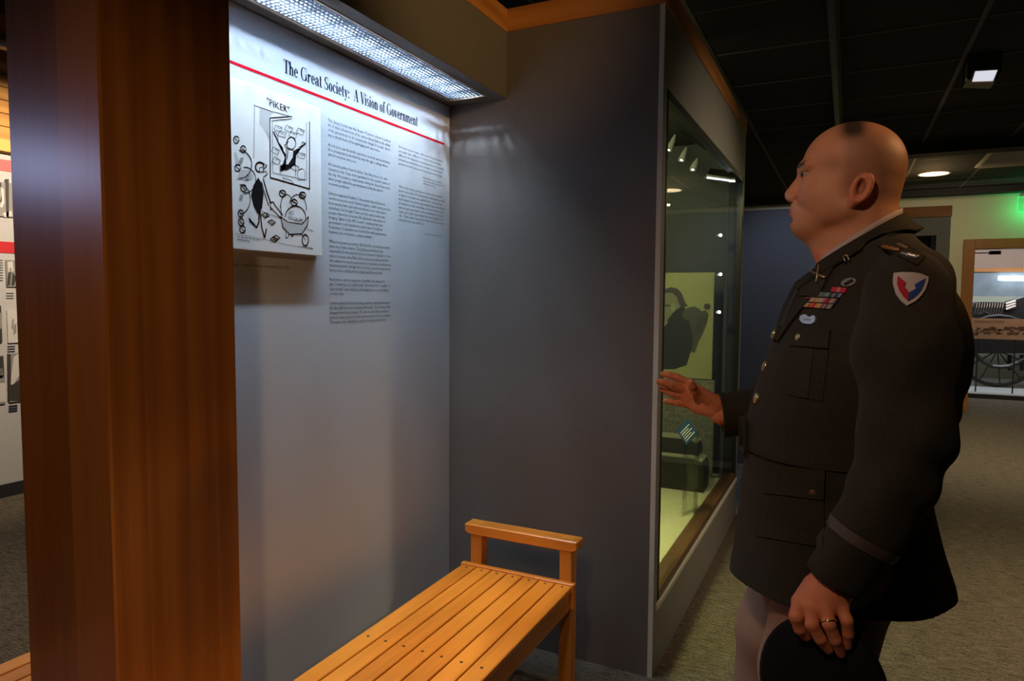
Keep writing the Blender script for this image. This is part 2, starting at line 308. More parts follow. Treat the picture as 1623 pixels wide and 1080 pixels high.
# serif letters drawn as strokes; unit = cap height
def glyphs():
    TK, TN, XH = .17, .05, .64
    def rect(x0, y0, x1, y1): return [[(x0, y0), (x1, y0), (x1, y1), (x0, y1)]]
    def stem(x, y0, y1): return rect(x-TK/2, y0, x+TK/2, y1)
    def ser(x, y, w_=.32): return rect(x-w_/2, y, x+w_/2, y+TN) if y < .5 else rect(x-w_/2, y-TN, x+w_/2, y)
    def ln(x0, y0, x1, y1, w_): return [[(x0-w_/2, y0), (x0+w_/2, y0), (x1+w_/2, y1), (x1-w_/2, y1)]]
    def ring(cx, cy, rx, ry, a0=0, a1=360, tk=TK):
        out = []; n = max(4, int(abs(a1-a0)/20))
        for i in range(n):
            q = []
            for (rr, aa) in ((1, i), (1, i+1), (0, i+1), (0, i)):
                a = math.radians(a0+(a1-a0)*aa/n); Rx = rx if rr else rx-tk; Ry = ry if rr else ry-TN
                q.append((cx+Rx*math.cos(a), cy+Ry*math.sin(a)))
            out.append(q)
        return out
    dot = lambda x, y, r=.085: ring(x, y, r, r, 0, 360, r-.001)
    g = {}
    g['T'] = (stem(.33, 0, 1)+ser(.33, 0, .36)+rect(.02, .95, .64, 1)+rect(.02, .76, .06, .96)+rect(.60, .76, .64, .96), .68)
    g['h'] = (stem(.13, 0, 1)+ser(.13, 0, .27)+rect(0, .95, .13, 1)+stem(.42, 0, .45)+ser(.42, 0, .27)+ring(.31, .44, .195, .22, 0, 160), .58)
    g['e'] = (ring(.25, .32, .24, .34, 0, 320)+rect(.06, .34, .46, .385), .52)
    g['G'] = (ring(.42, .5, .41, .52, 50, 310)+stem(.69, .04, .40)+ser(.69, .45, .32)+ln(.70, .66, .70, .97, .04), .86)
    g['r'] = (stem(.13, 0, XH)+ser(.13, 0, .28)+rect(0, XH-TN, .13, XH)+ring(.34, .40, .20, .24, 80, 165, .12)+dot(.38, .55), .48)
    g['a'] = (stem(.37, .03, .46)+ring(.26, .45, .195, .21, 0, 150)+dot(.11, .49, .07)+ring(.21, .18, .20, .20, 60, 300)+rect(.36, 0, .54, TN+.02), .55)
    g['t'] = (stem(.16, .08, .86)+rect(0, XH-TN, .34, XH)+ring(.24, .12, .165, .14, 180, 330), .39)
    g['S'] = (ring(.28, .75, .26, .27, 40, 265)+ring(.28, .26, .27, .28, -145, 85)+ln(.50, .66, .50, .97, .04)+ln(.05, .02, .05, .34, .04)+ln(.24, .55, .36, .44, .26), .60)
    g['o'] = (ring(.26, .32, .25, .34), .54)
    g['c'] = (ring(.25, .32, .24, .34, 55, 320)+dot(.38, .51, .07), .48)
    g['i'] = (stem(.14, 0, XH)+ser(.14, 0, .28)+rect(.01, XH-TN, .14, XH)+dot(.14, .86), .31)
    g['y'] = (ln(.26, .02, .11, XH, TK)+ln(.15, -.24, .42, XH, .06)+ser(.11, XH, .25)+ser(.42, XH, .18)+dot(.12, -.2, .08), .52)
    g[':'] = (dot(.12, .08)+dot(.12, .52), .28)
    g['A'] = (ln(.10, 0, .36, 1, .055)+ln(.60, 0, .36, 1, .18)+rect(.18, .30, .56, .345)+ser(.10, 0, .22)+ser(.60, 0, .32), .74)
    g['V'] = (ln(.36, 0, .12, 1, .18)+ln(.36, 0, .62, 1, .055)+ser(.12, 1, .32)+ser(.62, 1, .22), .70)
    g['s'] = (ring(.2, .48, .18, .18, 40, 265, .13)+ring(.2, .17, .19, .18, -145, 85, .13)+ln(.16, .38, .26, .27, .18), .42)
    g['n'] = (stem(.13, 0, XH)+ser(.13, 0, .27)+rect(0, XH-TN, .13, XH)+stem(.42, 0, .45)+ser(.42, 0, .27)+ring(.31, .44, .195, .22, 0, 160), .58)
    g['f'] = (stem(.15, 0, .8)+ser(.15, 0, .3)+rect(0, XH-TN, .34, XH)+ring(.28, .80, .215, .21, 60, 180)+dot(.36, .92, .07), .37)
    g['v'] = (ln(.24, 0, .10, XH, TK)+ln(.25, 0, .42, XH, .05)+ser(.10, XH, .26)+ser(.42, XH, .17), .52)
    g['m'] = (stem(.13, 0, XH)+ser(.13, 0, .27)+rect(0, XH-TN, .13, XH)+stem(.42, 0, .45)+ser(.42, 0, .27)+ring(.31, .44, .195, .22, 0, 160)+stem(.72, 0, .45)+ser(.72, 0, .27)+ring(.61, .44, .195, .22, 0, 160), .88)
    g[' '] = ([], .30)
    return g
G = glyphs(); head = 'The Great Society:  A Vision of Government'
tot = sum(G[c][1] for c in head); Hy0, Hy1, Hz, Hc = 1.507, 2.190, 2.040, .0385
mb = MB(); x = 0; sx = (Hy1-Hy0)/tot
for c in head:
    for q in G[c][0]: wall_poly(mb, [(Hy0+(x+a)*sx, Hz+b*Hc) for a, b in q])
    x += G[c][1]
tag(mb.build('heading', M['ink'], tp), kind='stuff')
def text_mesh(body, size, res=1):
    cu = bpy.data.curves.new('t', 'FONT'); cu.body = body; cu.size = size; cu.resolution_u = res
    o = bpy.data.objects.new('t', cu); COL.objects.link(o)
    dg = bpy.context.evaluated_depsgraph_get(); me = bpy.data.meshes.new_from_object(o.evaluated_get(dg))
    bpy.data.objects.remove(o); bpy.data.curves.remove(cu); return me
def text_on(name, lines, O, ex, ey, size, pitch, m, parent, width=None, slant=0):
    """lines of flat print starting at O, running along ex, going down along -ey; width fits the longest line"""
    O, ex, ey = Vector(O), Vector(ex), Vector(ey); vs, fs = [], []; k = 1
    ms = [text_mesh(l, size) if l.strip() else None for l in lines]
    if width: k = width/max(max((v.co.x for v in q.vertices), default=.001) for q in ms if q)
    for i, q in enumerate(ms):
        if not q: continue
        n = len(vs); vs += [tuple(O+ex*((v.co.x+slant*v.co.y)*k)+ey*(v.co.y-i*pitch)) for v in q.vertices]
        fs += [tuple(n+j for j in p.vertices) for p in q.polygons]; bpy.data.meshes.remove(q)
    me = bpy.data.meshes.new(name); me.from_pydata(vs, [], fs); return link(name, me, m, parent)
EY, EZ = (0, 1, 0), (0, 0, 1)
PAR = ["The Great Society was the dream of Lyndon Johnson's political|life. It was a dream born of his extraordinary faith in the ability|of the government to do constructive things for people. And it|was a dream born of his upbringing and experience.",
"As a boy he saw his family experience poverty and uncertainty.|As a young man he worked his way through a college where|almost everyone was poor.",
"He learned politics from his father, Sam Ealy Johnson, Jr., who|crusaded in the Texas state legislature for the populist causes of|the day. He became a congressman during the Great Depression|when people asked the government to solve the nation's|economic problems.",
"Johnson regarded Franklin D. Roosevelt's New Deal as an|enormous success story. Relief programs, public works projects,|farm tenancy laws, and rural electrification not only helped|individuals, but brought Texas--and the entire South--into|modern American economic life. Johnson's own success in|bringing \"lights to the Hill Country\" convinced him that|government could transform people's lives. For LBJ the|Pedernales Cooperative was a model for what government,|business, and community could accomplish.",
"When he became president, LBJ shed the conservative mantle|worn as a Texas senator. The Johnson presidency was|responsible for the greatest burst of domestic legislation in the|nation's history. Like FDR, Johnson was an activist president|who wanted to use the government to humanize the American|industrial system, manage the economy to prevent depression,|and provide a safety net for people and the economy.",
"But Johnson did not approve of welfare. He wanted to|give \"a hand-up, not a hand-out.\" He believed in \"equality of|opportunity\" and sold his social legislation to conservatives|on that basis.",
"Lyndon Johnson's Great Society programs changed American|life. But LBJ did not accomplish all his goals. The Vietnam War|damaged the Great Society. The war eroded the president's|political support and took the money needed for his programs.|The nation was unwilling to pay for both guns and butter."]
WID = [.325, .322, .322, .325, .325, .318, .325]
z = 1.945; PIT = .01502
for t, wd in zip(PAR, WID):
    L_ = t.split('|'); text_on('paragraph', L_, (XT, 1.692, z), EY, EZ, .0135, PIT, M['bink'], tp, wd); z -= PIT*(len(L_)+1)
q1 = "Did Lyndon Johnson make a difference? Did Lyndon Johnson|personally make a difference? You bet he did. And what a|difference! He stripped the federal government of its neutrality|and made government an actor on behalf of people. He said|government had to be an actor in removing ancient wrongs.".split('|')
q2 = "When I was young, poverty was so common that we didn't|know it had a name. An education was something that you had|to fight for, and water was really life itself. ... And now I am|the President. It is now my opportunity to help every child get|an education, to help every Negro and every American citizen|have an equal opportunity, to have every family get a decent|home, and to help bring healing to the sick and dignity to the|old. ... That is what I have lived for, that is what I have wanted|all my life since I was a little boy.".split('|')
text_on('quotation', q1, (XT, 2.066, 1.938), EY, EZ, .0125, .0150, M['bink'], tp, .312, .2)
text_on('quotation', q2, (XT, 2.066, 1.796), EY, EZ, .0125, .0150, M['bink'], tp, .312, .2)
text_on('attribution', ["Barbara Jordan, lawyer, educator,", "and former congresswoman from the", "18th District of Texas"], (XT, 2.225, 1.853), EY, EZ, .0095, .0112, M['bink'], tp, .150)
text_on('attribution', ["Lyndon B. Johnson, July 20, 1966"], (XT, 2.236, 1.640), EY, EZ, .0105, .0112, M['bink'], tp, .130)
text_on('caption', ["Lou Grant, Oakland Tribune, September 23, 1965"], (XT, 1.285, 1.480), EY, EZ, .0105, .0112, M['bink'], tp, .232)

# cartoon board
cb = thing('cartoon_board', 'white board with a black ink cartoon mounted left of the text columns', 'picture', (X0, 1.42, 1.52))
XB = XP+.022
box('board', (XP+.001, 1.225, 1.523), (XB, 1.636, 1.967), M['paper'], cb, .001)
XD = XB+.0005
def cp(x, y): p = at(365+x/3.6, 130+y/3.6, 0, XD); return Vector((XD, p.y, p.z))
def pen(mb, pts, w_=4, closed=False):
    P = [cp(*p) for p in pts]; W = w_*.00033*1.45
    if closed: P.append(P[0])
    for a, b in zip(P, P[1:]):
        d = (b-a); L_ = d.length
        if L_ < 1e-6: continue
        d /= L_; n = Vector((0, -d.z, d.y))*W/2; a2 = a-d*W*.3; b2 = b+d*W*.3
        mb.poly([a2-n, b2-n, b2+n, a2+n])
def ell(cx, cy, rx, ry, a0=0, a1=360, n=14): return [(cx+rx*math.cos(math.radians(a0+(a1-a0)*i/n)), cy+ry*math.sin(math.radians(a0+(a1-a0)*i/n))) for i in range(n+1)]
d = MB()
pen(d, [(138, 135), (136, 300), (134, 436)], 3); pen(d, [(134, 132), (230, 165), (355, 200)], 3)
pen(d, [(226, 205), (228, 545), (452, 610), (452, 228)], 7); pen(d, [(226, 205), (350, 196)], 5); pen(d, [(240, 222), (242, 518), (436, 560), (434, 232)], 3)
pen(d, [(240, 222), (350, 210)], 3); pen(d, [(300, 545), (345, 560), (362, 582), (305, 566)], 3, True)
for (x, y, r) in ((258, 246, 0), (322, 246, 8), (388, 262, 4), (280, 280, -6), (345, 282, 3), (246, 372, 6), (390, 402, -4), (252, 428, 10), (358, 464, 14)):
    c, s_ = math.cos(math.radians(r+20)), math.sin(math.radians(r+20))
    Q = [(x+a*c-b*s_, y+a*s_+b*c) for a, b in ((0, 0), (40, 0), (40, 28), (0, 28))]; pen(d, Q, 3, True)
    pen(d, [(x+8, y+18), (x+16, y+10), (x+22, y+22), (x+30, y+16)], 2)
pen(d, ell(348, 350, 26, 36), 5); pen(d, [(326, 350), (308, 362), (322, 376), (345, 380)], 4); pen(d, [(316, 345), (334, 340)], 3); pen(d, [(352, 380), (366, 400)], 3)
pen(d, [(252, 296), (268, 330), (290, 380), (318, 420)], 9); pen(d, [(250, 300), (244, 286), (256, 284), (268, 300), (274, 330)], 4)
pen(d, [(430, 350), (412, 342), (408, 362), (388, 376)], 4); pen(d, [(428, 352), (404, 372), (376, 412)], 9)
pen(d, [(320, 380), (316, 440)], 4); pen(d, [(330, 385), (324, 440)], 6); pen(d, [(284, 470), (284, 520)], 4); pen(d, [(372, 480), (372, 540)], 4)
pen(d, ell(405, 525, 22, 30, 180, 360)+[(425, 560), (388, 560), (383, 525)], 3)
# sacks at left
for (cx, cy, rx, ry) in ((56, 470, 66, 80), (84, 560, 62, 74), (60, 668, 54, 82)):
    pen(d, [p for p in ell(cx, cy, rx, ry, -95, 95) if p[0] > 22], 5)
for (cx, cy) in ((34, 330), (74, 384), (42, 490), (76, 606), (60, 750), (62, 800), (70, 840)):
    pen(d, ell(cx, cy, 16, 20, 0, 330), 6); pen(d, [(cx-8, cy-6), (cx+8, cy+8)], 5)
for (x, y) in ((60, 450), (95, 548), (60, 660)):
    for k in range(3): pen(d, [(x+k*7, y-18), (x-10+k*7, y+18)], 3)
# running figure
pen(d, ell(168, 486, 24, 28, 90, 350), 9); pen(d, [(186, 462), (210, 478), (196, 492), (190, 500)], 4); pen(d, [(186, 512), (204, 512), (212, 528), (190, 540), (186, 560)], 4); pen(d, ell(178, 500, 12, 14), 4)
pen(d, [(190, 560), (212, 640), (232, 690)], 9); pen(d, [(178, 570), (200, 650), (220, 706)], 6); pen(d, [(224, 690), (244, 684), (262, 712), (300, 760)], 6); pen(d, [(226, 710), (244, 730), (292, 780)], 6); pen(d, [(232, 690), (228, 730), (242, 722)], 4)
pen(d, [(164, 740), (164, 800), (150, 830), (108, 780)], 9); pen(d, [(170, 740), (180, 830), (196, 890), (206, 840)], 9); pen(d, [(108, 780), (112, 800), (130, 812)], 5)
# barrow and sacks
pen(d, [(288, 770), (300, 830), (340, 870), (410, 866), (440, 820), (446, 768), (410, 812), (330, 800), (288, 770)], 6)
pen(d, ell(322, 720, 36, 78, 180, 320), 5); pen(d, [(288, 700), (290, 770)], 5); pen(d, ell(384, 720, 50, 78, 200, 370), 5); pen(d, ell(372, 770, 58, 62, 180, 370), 6)
for (cx, cy) in ((298, 636), (412, 646), (365, 688)): pen(d, ell(cx, cy, 18, 18, 0, 340), 7); pen(d, [(cx-10, cy-8), (cx+12, cy+6)], 6)
pen(d, [(318, 860), (316, 890), (326, 890), (336, 868)], 5); pen(d, ell(428, 902, 18, 32), 7); pen(d, [(408, 870), (428, 902)], 4); pen(d, [(348, 870), (352, 884), (362, 870)], 6)
pen(d, [(180, 738), (290, 780)], 3); pen(d, [(440, 838), (474, 852)], 3); pen(d, [(30, 868), (200, 900), (330, 930), (470, 948)], 2)
for (cx, cy) in ((200, 762), (236, 802), (262, 890), (250, 900)):
    pen(d, [(cx-22, cy-4), (cx, cy-16), (cx+22, cy), (cx, cy+14)], 5, True); pen(d, [(cx-10, cy), (cx+10, cy+4)], 4)
for k in range(6): pen(d, [(40+k*22, 882+k*3), (54+k*22, 886+k*3)], 3); pen(d, [(40+k*12, 898+k*2), (48+k*12, 900+k*2)], 3)
for k in range(5): pen(d, [(388+k*18, 938+k*3), (400+k*18, 941+k*3)], 3)
# filled coats
for pts in ([(160, 545), (132, 590), (118, 650), (134, 710), (158, 752), (182, 720), (190, 640), (180, 580)], [(276, 346), (300, 372), (312, 430), (300, 470), (286, 480), (288, 512), (310, 500), (320, 460), (318, 420)],
            [(384, 380), (400, 380), (376, 420), (372, 470), (330, 500), (290, 505), (296, 470), (330, 470), (356, 430), (360, 396)]):
    d.poly([cp(*p) for p in pts][::-1])
d.build('drawing', M['pen'], cb)
XD -= .0002; g = MB()
for pts in ([(168, 150), (222, 168), (250, 176), (222, 200), (222, 330), (190, 270), (166, 240)], [(290, 776), (330, 804), (410, 816), (444, 772), (436, 820), (408, 862), (342, 866), (304, 828)],
            [(32, 560), (60, 500), (110, 500), (132, 540), (120, 560), (70, 556)], [(22, 400), (30, 400), (60, 470), (28, 470)]): g.poly([cp(*p) for p in pts][::-1])
tag(g.build('wash', M['penlight'], cb), kind='stuff')
def lab(txt, px, py, size, wd, name='lettering'):
    a = cp(px, py); text_on(name, txt, (XB+.0006, a.y, a.z), (0, math.cos(.06), -math.sin(.06)), EZ, size, size*1.05, M['pen'], cb, wd)
lab(['"PIKER"'], 206, 126, .026, .086); lab(["LBJ'S", "PROGRAMS"], 330, 752, .016, .060)

# ------------------------------------------------------------------ display case
dc = thing('display_case', 'large grey display case with a glass window and orange wood top trim', 'display case', (-1.1, 3.4, 0))
ZC = ZT; WY0, WY1, WZ0, WZ1 = 2.477, 4.462, .272, 2.145; XI = -1.75
box('side_panel', (XI, Y1, 0), (X1-.018, Y1+.02, ZC), M['lamdark'], dc)
box('end_panel', (XI, YE-.02, 0), (X1-.018, YE, ZC), M['lam'], dc)
box('back_panel', (XI-.02, Y1, 0), (XI, YE, ZC), M['lamdark'], dc)
box('top_panel', (XI, Y1+.02, 2.385), (X1-.018, YE-.02, ZC), M['casewall'], dc)
f = MB(); a, b = X1-.018, X1
f.box((a, Y1, 0), (b, WY0, ZC)).box((a, WY1, 0), (b, YE, ZC)).box((a, WY0, 0), (b, WY1, WZ0)).box((a, WY0, WZ1), (b, WY1, ZC))
f.build('front_frame', M['lamwarm'], dc)
box('corner_edge', (X1-.0175, Y1-.0015, 0), (X1+.0005, Y1, ZC), M['palecap'], dc)
tr = MB().box((XS, Y1-.003, ZC), (X1+.004, Y1+.03, 2.51)); tr.build('top_trim', M['trim'], dc)
box('top_trim', (X1-.03, Y1+.03, ZC), (X1+.004, YE, 2.51), M['trimy'], dc)
g = .014
f = MB(); f.box((a-.012, WY0, WZ0), (b+.003, WY0+g, WZ1)).box((a-.012, WY1-.03, WZ0), (b+.003, WY1, WZ1)).box((a-.012, WY0, WZ1-.03), (b+.003, WY1, WZ1))
f.build('window_frame', M['black'], dc)
box('window_sill', (a-.045, WY0, WZ0), (b+.003, WY1, WZ0+.03), M['sill'], dc, .002)
box('sill_lip', (b, WY0-.03, WZ0-.028), (b+.010, WY1+.02, WZ0-.004), M['palecap'], dc, .002)
box('glass', (a+.004, WY0+g, WZ0+.03), (a+.010, WY1-.03, WZ1-.03), M['glass'], dc)
box('case_floor', (XI, Y1+.02, .24), (a-.046, YE-.02, .285), M['casefloor'], dc)
box('inner_wall', (XI, YE-.06, .285), (a-.014, YE-.025, 2.38), M['casewall'], dc)
box('inner_base', (XI, YE-.09, .285), (a-.014, YE-.06, .40), M['black'], dc)
box('base_cap', (XI, YE-.095, .40), (a-.014, YE-.06, .408), M['casewall'], dc)
# print of the seated man on the olive board
YP = 4.26
pp = thing('portrait_print', 'olive backed black and white print of a seated man behind the glass', 'picture', (-.95, YP, .30))
pr = lambda u, v, y=YP: at(u, v, 1, y)
R_ = pr(1132, 432); Bt = pr(1132, 602); LXP = -1.35
box('backing', (LXP, YP, Bt.z), (R_.x, YP+.015, R_.z), M['olive'], pp)
box('lower_backing', (LXP, YP+.004, .31), (Bt.x, YP+.02, Bt.z-.006), M['oliveweave'], pp)
def fig(name, pts, m, lift, par=pp):
    P = [at(1030+x/2.571, 120+y/2.571, 1, YP-lift) for x, y in pts]; mb = MB(); mb.prism(P[::-1], (0, lift*.5, 0)); return mb.build(name, m, par)
fig('coat', [(20, 1010), (50, 1030), (70, 1000), (100, 950), (135, 935), (150, 960), (170, 985), (185, 1060), (178, 1100), (165, 1130), (150, 1180), (100, 1196), (20, 1196)], M['inkdark'], .002)
fig('head', [(20, 900), (50, 880), (62, 868), (90, 866), (112, 872), (128, 890), (138, 915), (128, 940), (100, 960), (80, 985), (60, 1010), (50, 1024), (20, 1024)], M['photoskin'], .003)
fig('hair', [(60, 872), (86, 862), (112, 868), (130, 888), (146, 930), (156, 938), (134, 945), (120, 935), (112, 905), (92, 885), (62, 886)], M['ph1'], .004)
fig('ear', [(84, 934), (94, 928), (104, 934), (106, 950), (98, 966), (88, 964)], M['photolight'], .005)
fig('glasses', [(20, 934), (50, 932), (86, 936), (86, 940), (50, 938), (44, 952), (26, 954), (20, 944)], M['inkdark'], .005)
fig('collar', [(38, 1024), (52, 1016), (74, 1000), (72, 1008), (54, 1028)], M['photolight'], .0045)
fig('chair_back', [(130, 970), (150, 948), (180, 940), (200, 950), (212, 962), (226, 955), (240, 972), (232, 1010), (212, 1060), (200, 1080), (182, 1130), (170, 1126), (176, 1070), (160, 1000), (140, 992)], M['photochair'], .0032)
fig('chair_knob', [(222, 934), (232, 928), (244, 932), (248, 944), (240, 954), (226, 952), (220, 944)], M['ph1'], .0042)
for k in range(5): fig('spindle', [(176+k*10, 1060-k*6), (200+k*8, 985-k*2), (203+k*8, 987-k*2), (180+k*10, 1064-k*6)], M['ph1'], .0042)
fig('hand', [(22, 1240), (30, 1210), (60, 1220), (80, 1235), (50, 1260)], M['photolight'], .0042)
# dark stepped risers, acrylic label stand, track spots, glowing stand-ins for reflections
for i, (v0, v1, u1) in enumerate(((693, 716, 1108), (719, 747, 1118))):
    rz = pr(1050, v0, 4.0); rb = pr(1050, v1, 4.0)
    t = thing('display_riser', 'low black display riser with pale top edge, %s one of two in the case' % ('upper' if i == 0 else 'lower'), 'riser', (-1.0, 4.0, rb.z))
    x1 = pr(u1, v0, 4.0).x; zb = .286 if i else rb.z
    P = [(-1.35, rz.z), (x1-.06, rz.z), (x1-.01, rz.z-.02), (x1, rz.z-.05), (x1, zb), (-1.35, zb)]
    MB().prism([(p[0], 4.0-.05*i, p[1]) for p in P], (0, .12+.05*i, 0)).build('body', M['inkdark'], t)
    MB().prism([(p[0], 3.995-.05*i, p[1]+dz) for p, dz in ((P[0], 0), (P[1], 0), (P[2], 0), (P[2], .008), (P[1], .008), (P[0], .008))], (0, .12+.05*i, 0)).build('top_edge', M['photolight'], t)
ac = thing('label_stand', 'clear acrylic stand holding a tilted blue label inside the display case', 'label stand', (-.80, 3.55, .285))
c0 = at(1085, 770, 1, 3.55); c1 = at(1103, 790, 1, 3.42)
zt = at(1094, 690, 1, 3.5).z
sx0, sx1 = at(1085, 730, 1, 3.5).x, at(1104, 730, 1, 3.5).x
for q in (((sx0, 3.46, .285), (sx0+.004, 3.56, zt)), ((sx1-.004, 3.46, .285), (sx1, 3.56, zt)), ((sx0, 3.56, .285), (sx1, 3.564, zt))): box('side', *q, M['acrylic'], ac)
L4 = [at(1071, 682, 1, 3.50), at(1090, 663, 1, 3.50), at(1105, 686, 1, 3.46), at(1088, 706, 1, 3.46)]
n_ = (L4[1]-L4[0]).cross(L4[3]-L4[0]).normalized()
if n_.y > 0: n_ = -n_
MB().prism([p for p in L4], -n_*.008).build('label', M['bluelabel'], ac)
mb = MB()
for k in range(5):
    t0 = .30+.13*k; e0, e1 = L4[0].lerp(L4[3], t0), L4[1].lerp(L4[2], t0); e0b, e1b = L4[0].lerp(L4[3], t0+.045), L4[1].lerp(L4[2], t0+.045)
    s0, s1 = (.12, .88 if k % 2 == 0 else .7)
    mb.poly([p+n_*.0006 for p in (e0.lerp(e1, s0), e0.lerp(e1, s1), e0b.lerp(e1b, s1), e0b.lerp(e1b, s0))])
mb.build('label_print', M['white'], ac)
lp = thing('lamp_pole', 'slim dark pole with three small lit lamps at the right of the case', 'lamp', (-.68, 4.30, .285))  # pole and glowing dots added for lights reflected in the glass
px_ = pr(1150, 435, 4.32).x
MB().tube([(px_, 4.34, .286), (px_, 4.34, 2.384)], .011, 8).build('pole', M['casewall'], lp)
for (u, v) in ((1142, 373), (1142, 435), (1140, 495)):
    p = pr(u, v, 4.30); h = MB().tube([p+Vector((.004, .034, 0)), p+Vector((0, .004, 0))], [.010, .015], 10).build('lamp_head', M['black'], lp)
    MB().tube([p+Vector((0, .006, 0)), p+Vector((0, 0, 0)), p+Vector((0, -.004, 0))], [.009, .009, .004], 10).build('bulb', M['bulb'], h)
tk = thing('case_track_light', 'black track with three lit spotlights inside the case ceiling', 'light', (-.9, 4.2, 2.36))
MB().tube([pr(1052, 190, 4.2), pr(1118, 236, 4.0)], .008, 6).build('track', M['black'], tk)
for (u, v, uu, vv) in ((1060, 238, 1070, 214), (1080, 254, 1088, 234), (1098, 269, 1105, 252)):
    p, q = pr(u, v, 4.1), pr(uu, vv, 4.14)
    h = MB().tube([q, q.lerp(p, .5), p], [.006, .016, .020], 10).build('lamp_head', M['ventm'], tk)
    MB().tube([p-(p-q).normalized()*.004, p+(p-q).normalized()*.002], [.010, .006], 10).build('bulb', M['bulb'], h)
ll = thing('case_strip_light', 'bright flat strip light hanging at the far top corner of the case', 'light', (-.68, 4.2, 2.12))  # made-up fixture, glows in place of a light mirrored by the glass
Q = [pr(1120, 283, 4.1), pr(1126, 273, 4.2), pr(1158, 277, 4.2), pr(1165, 289, 4.1)]
MB().prism(Q[::-1], (0, 0, .01)).build('diffuser', M['lampwhite'], ll); MB().prism([q+Vector((0, 0, .011)) for q in Q[::-1]], (0, 0, .012)).build('housing', M['black'], ll)
for q in (Q[1], Q[2]): MB().tube([q+Vector((0, 0, .02)), (q.x, q.y, 2.384)], .003, 6).build('hanger', M['black'], ll)
area('case_light', (-1.05, 3.1, 2.35), (-1.0, 4.1, 1.0), .3, .5, 24, (1.0, .93, .52))
area('case_floor_light', (-.95, 2.9, 2.3), (-.9, 2.85, .3), .2, .3, 9, (1.0, .96, .42), 70)

# ------------------------------------------------------------------ partition, kiosk
YB = 5.8
pt = thing('blue_partition', 'blue grey partition wall with pale top edge beyond the display case', 'partition', (-.3, YB, 0))
box('panel', (-1.9, YB, .05), (.30, YB+.10, 2.105), M['bluewall'], pt); box('top_cap', (-1.9, YB-.006, 2.105), (.30, YB+.106, 2.122), M['palecap'], pt)
box('base_strip', (-1.9, YB-.008, 0), (.30, YB+.09, .05), M['palecap'], pt)
ks = thing('exhibit_cabinet', 'grey exhibit cabinet with brown wood top band and black recessed opening', 'cabinet', (.46, YB, 0))
kx0, kx1 = at(1400, 420, 1, YB-.1).x, at(1504, 420, 1, YB-.1).x
r0, r1, rzt = at(1425, 420, 1, YB-.1).x, at(1482, 420, 1, YB-.1).x, at(1450, 374, 1, YB-.1).z
ztk = at(1460, 328, 1, YB-.1).z; zbk = at(1460, 345, 1, YB-.1).z
f = MB(); f.box((kx0, YB-.1, rzt), (kx1, YB+.5, zbk)).box((r1, YB-.1, 0), (kx1, YB+.5, rzt)).box((kx0, YB-.1, 0), (r0, YB+.5, rzt)).box((r0, YB-.1, 0), (r1, YB+.5, .9)).box((r0, YB+.3, .9), (r1, YB+.5, rzt))
f.build('body', M['kiosk'], ks); box('top_band', (kx0-.004, YB-.106, zbk), (kx1+.004, YB+.5, ztk), M['trimy'], ks)
box('screen', (r0+.01, YB-.02, .92), (r1-.035, YB+.02, rzt-.01), M['inkdark'], ks); box('inner_frame', (r1-.03, YB-.09, .9), (r1-.001, YB+.28, rzt), M['black'], ks)
fi = struct(box('floor', (-.95, 4.56, 0), (-.50, YB-.01, .003), M['inlay']))

# ------------------------------------------------------------------ ceiling fittings
tl = thing('ceiling_track', 'long black lighting track running down the ceiling', 'track', (-.10, 3, CEIL))
box('rail', (-.125, .6, CEIL-.03), (-.095, 6.6, CEIL-.004), M['black'], tl); box('rail_edge', (-.094, .6, CEIL-.032), (-.090, 6.6, CEIL-.004), M['bar'], tl)
sp = thing('ceiling_spotlight', 'black box spotlight with glowing lens on the ceiling at upper right', 'light', (.62, 4.4, CEIL))
YL = 4.45
def pq(u, v, y=YL): return at(u, v, 1, y)
hb = [pq(1533, 85), pq(1588, 80), pq(1588, 112), pq(1578, 128), pq(1532, 126)]
MB().prism(hb[::-1], (0, .16, 0)).build('housing', M['black'], sp, .003)
ln_ = [pq(1541, 129, YL-.012), pq(1574, 128, YL-.012), pq(1581, 111, YL-.012), pq(1546, 113, YL-.012)]
MB().prism(ln_[::-1], (0, .010, 0)).build('lens', M['lens'], sp); ln2 = [pq(1538, 131, YL-.008), pq(1576, 130, YL-.008), pq(1583, 109, YL-.008), pq(1543, 111, YL-.008)]
MB().prism(ln2[::-1], (0, .006, 0)).build('lens_rim', M['gilt'], sp)
pz = pq(1533, 128); MB().box((pz.x-.012, YL-.05, pz.z), (pz.x-.006, YL, pz.z+.07)).build('barn_door', M['gilt'], sp)
bz = pq(1560, 80); box('bracket', (bz.x-.04, YL+.02, bz.z), (bz.x+.04, YL+.10, CEIL), M['black'], sp)
dl = thing('recessed_downlight', 'round recessed downlight glowing warm on the far ceiling', 'light', (.72, 8.0, CEIL))
c = at(1480, 276, 2, CEIL-.006)
MB().tube([(c.x, c.y, CEIL-.008), (c.x, c.y, CEIL-.002)], .135, 28).build('diffuser', M['downlight'], dl); MB().tube([(c.x, c.y, CEIL-.006), (c.x, c.y, CEIL)], .155, 28).build('trim_ring', M['gilt'], dl)
vt = thing('air_vent', 'pale slatted air vent in the far ceiling at right', 'vent', (1.2, 7.5, CEIL))
vb = [at(1555, 262, 2, CEIL-.012), at(1572, 244, 2, CEIL-.012)]; vx = vb[1].x; vy0, vy1 = vb[1].y, vb[0].y+.1
for k in range(7): y = vy0+(vy1-vy0)*(k+.5)/7; MB().prism([(vx, y-.03, CEIL-.006), (vx+1.0, y-.03, CEIL-.006), (vx+1.0, y+.03, CEIL-.03), (vx, y+.03, CEIL-.03)], (0, 0, .004)).build('slat', M['ventm'], vt)
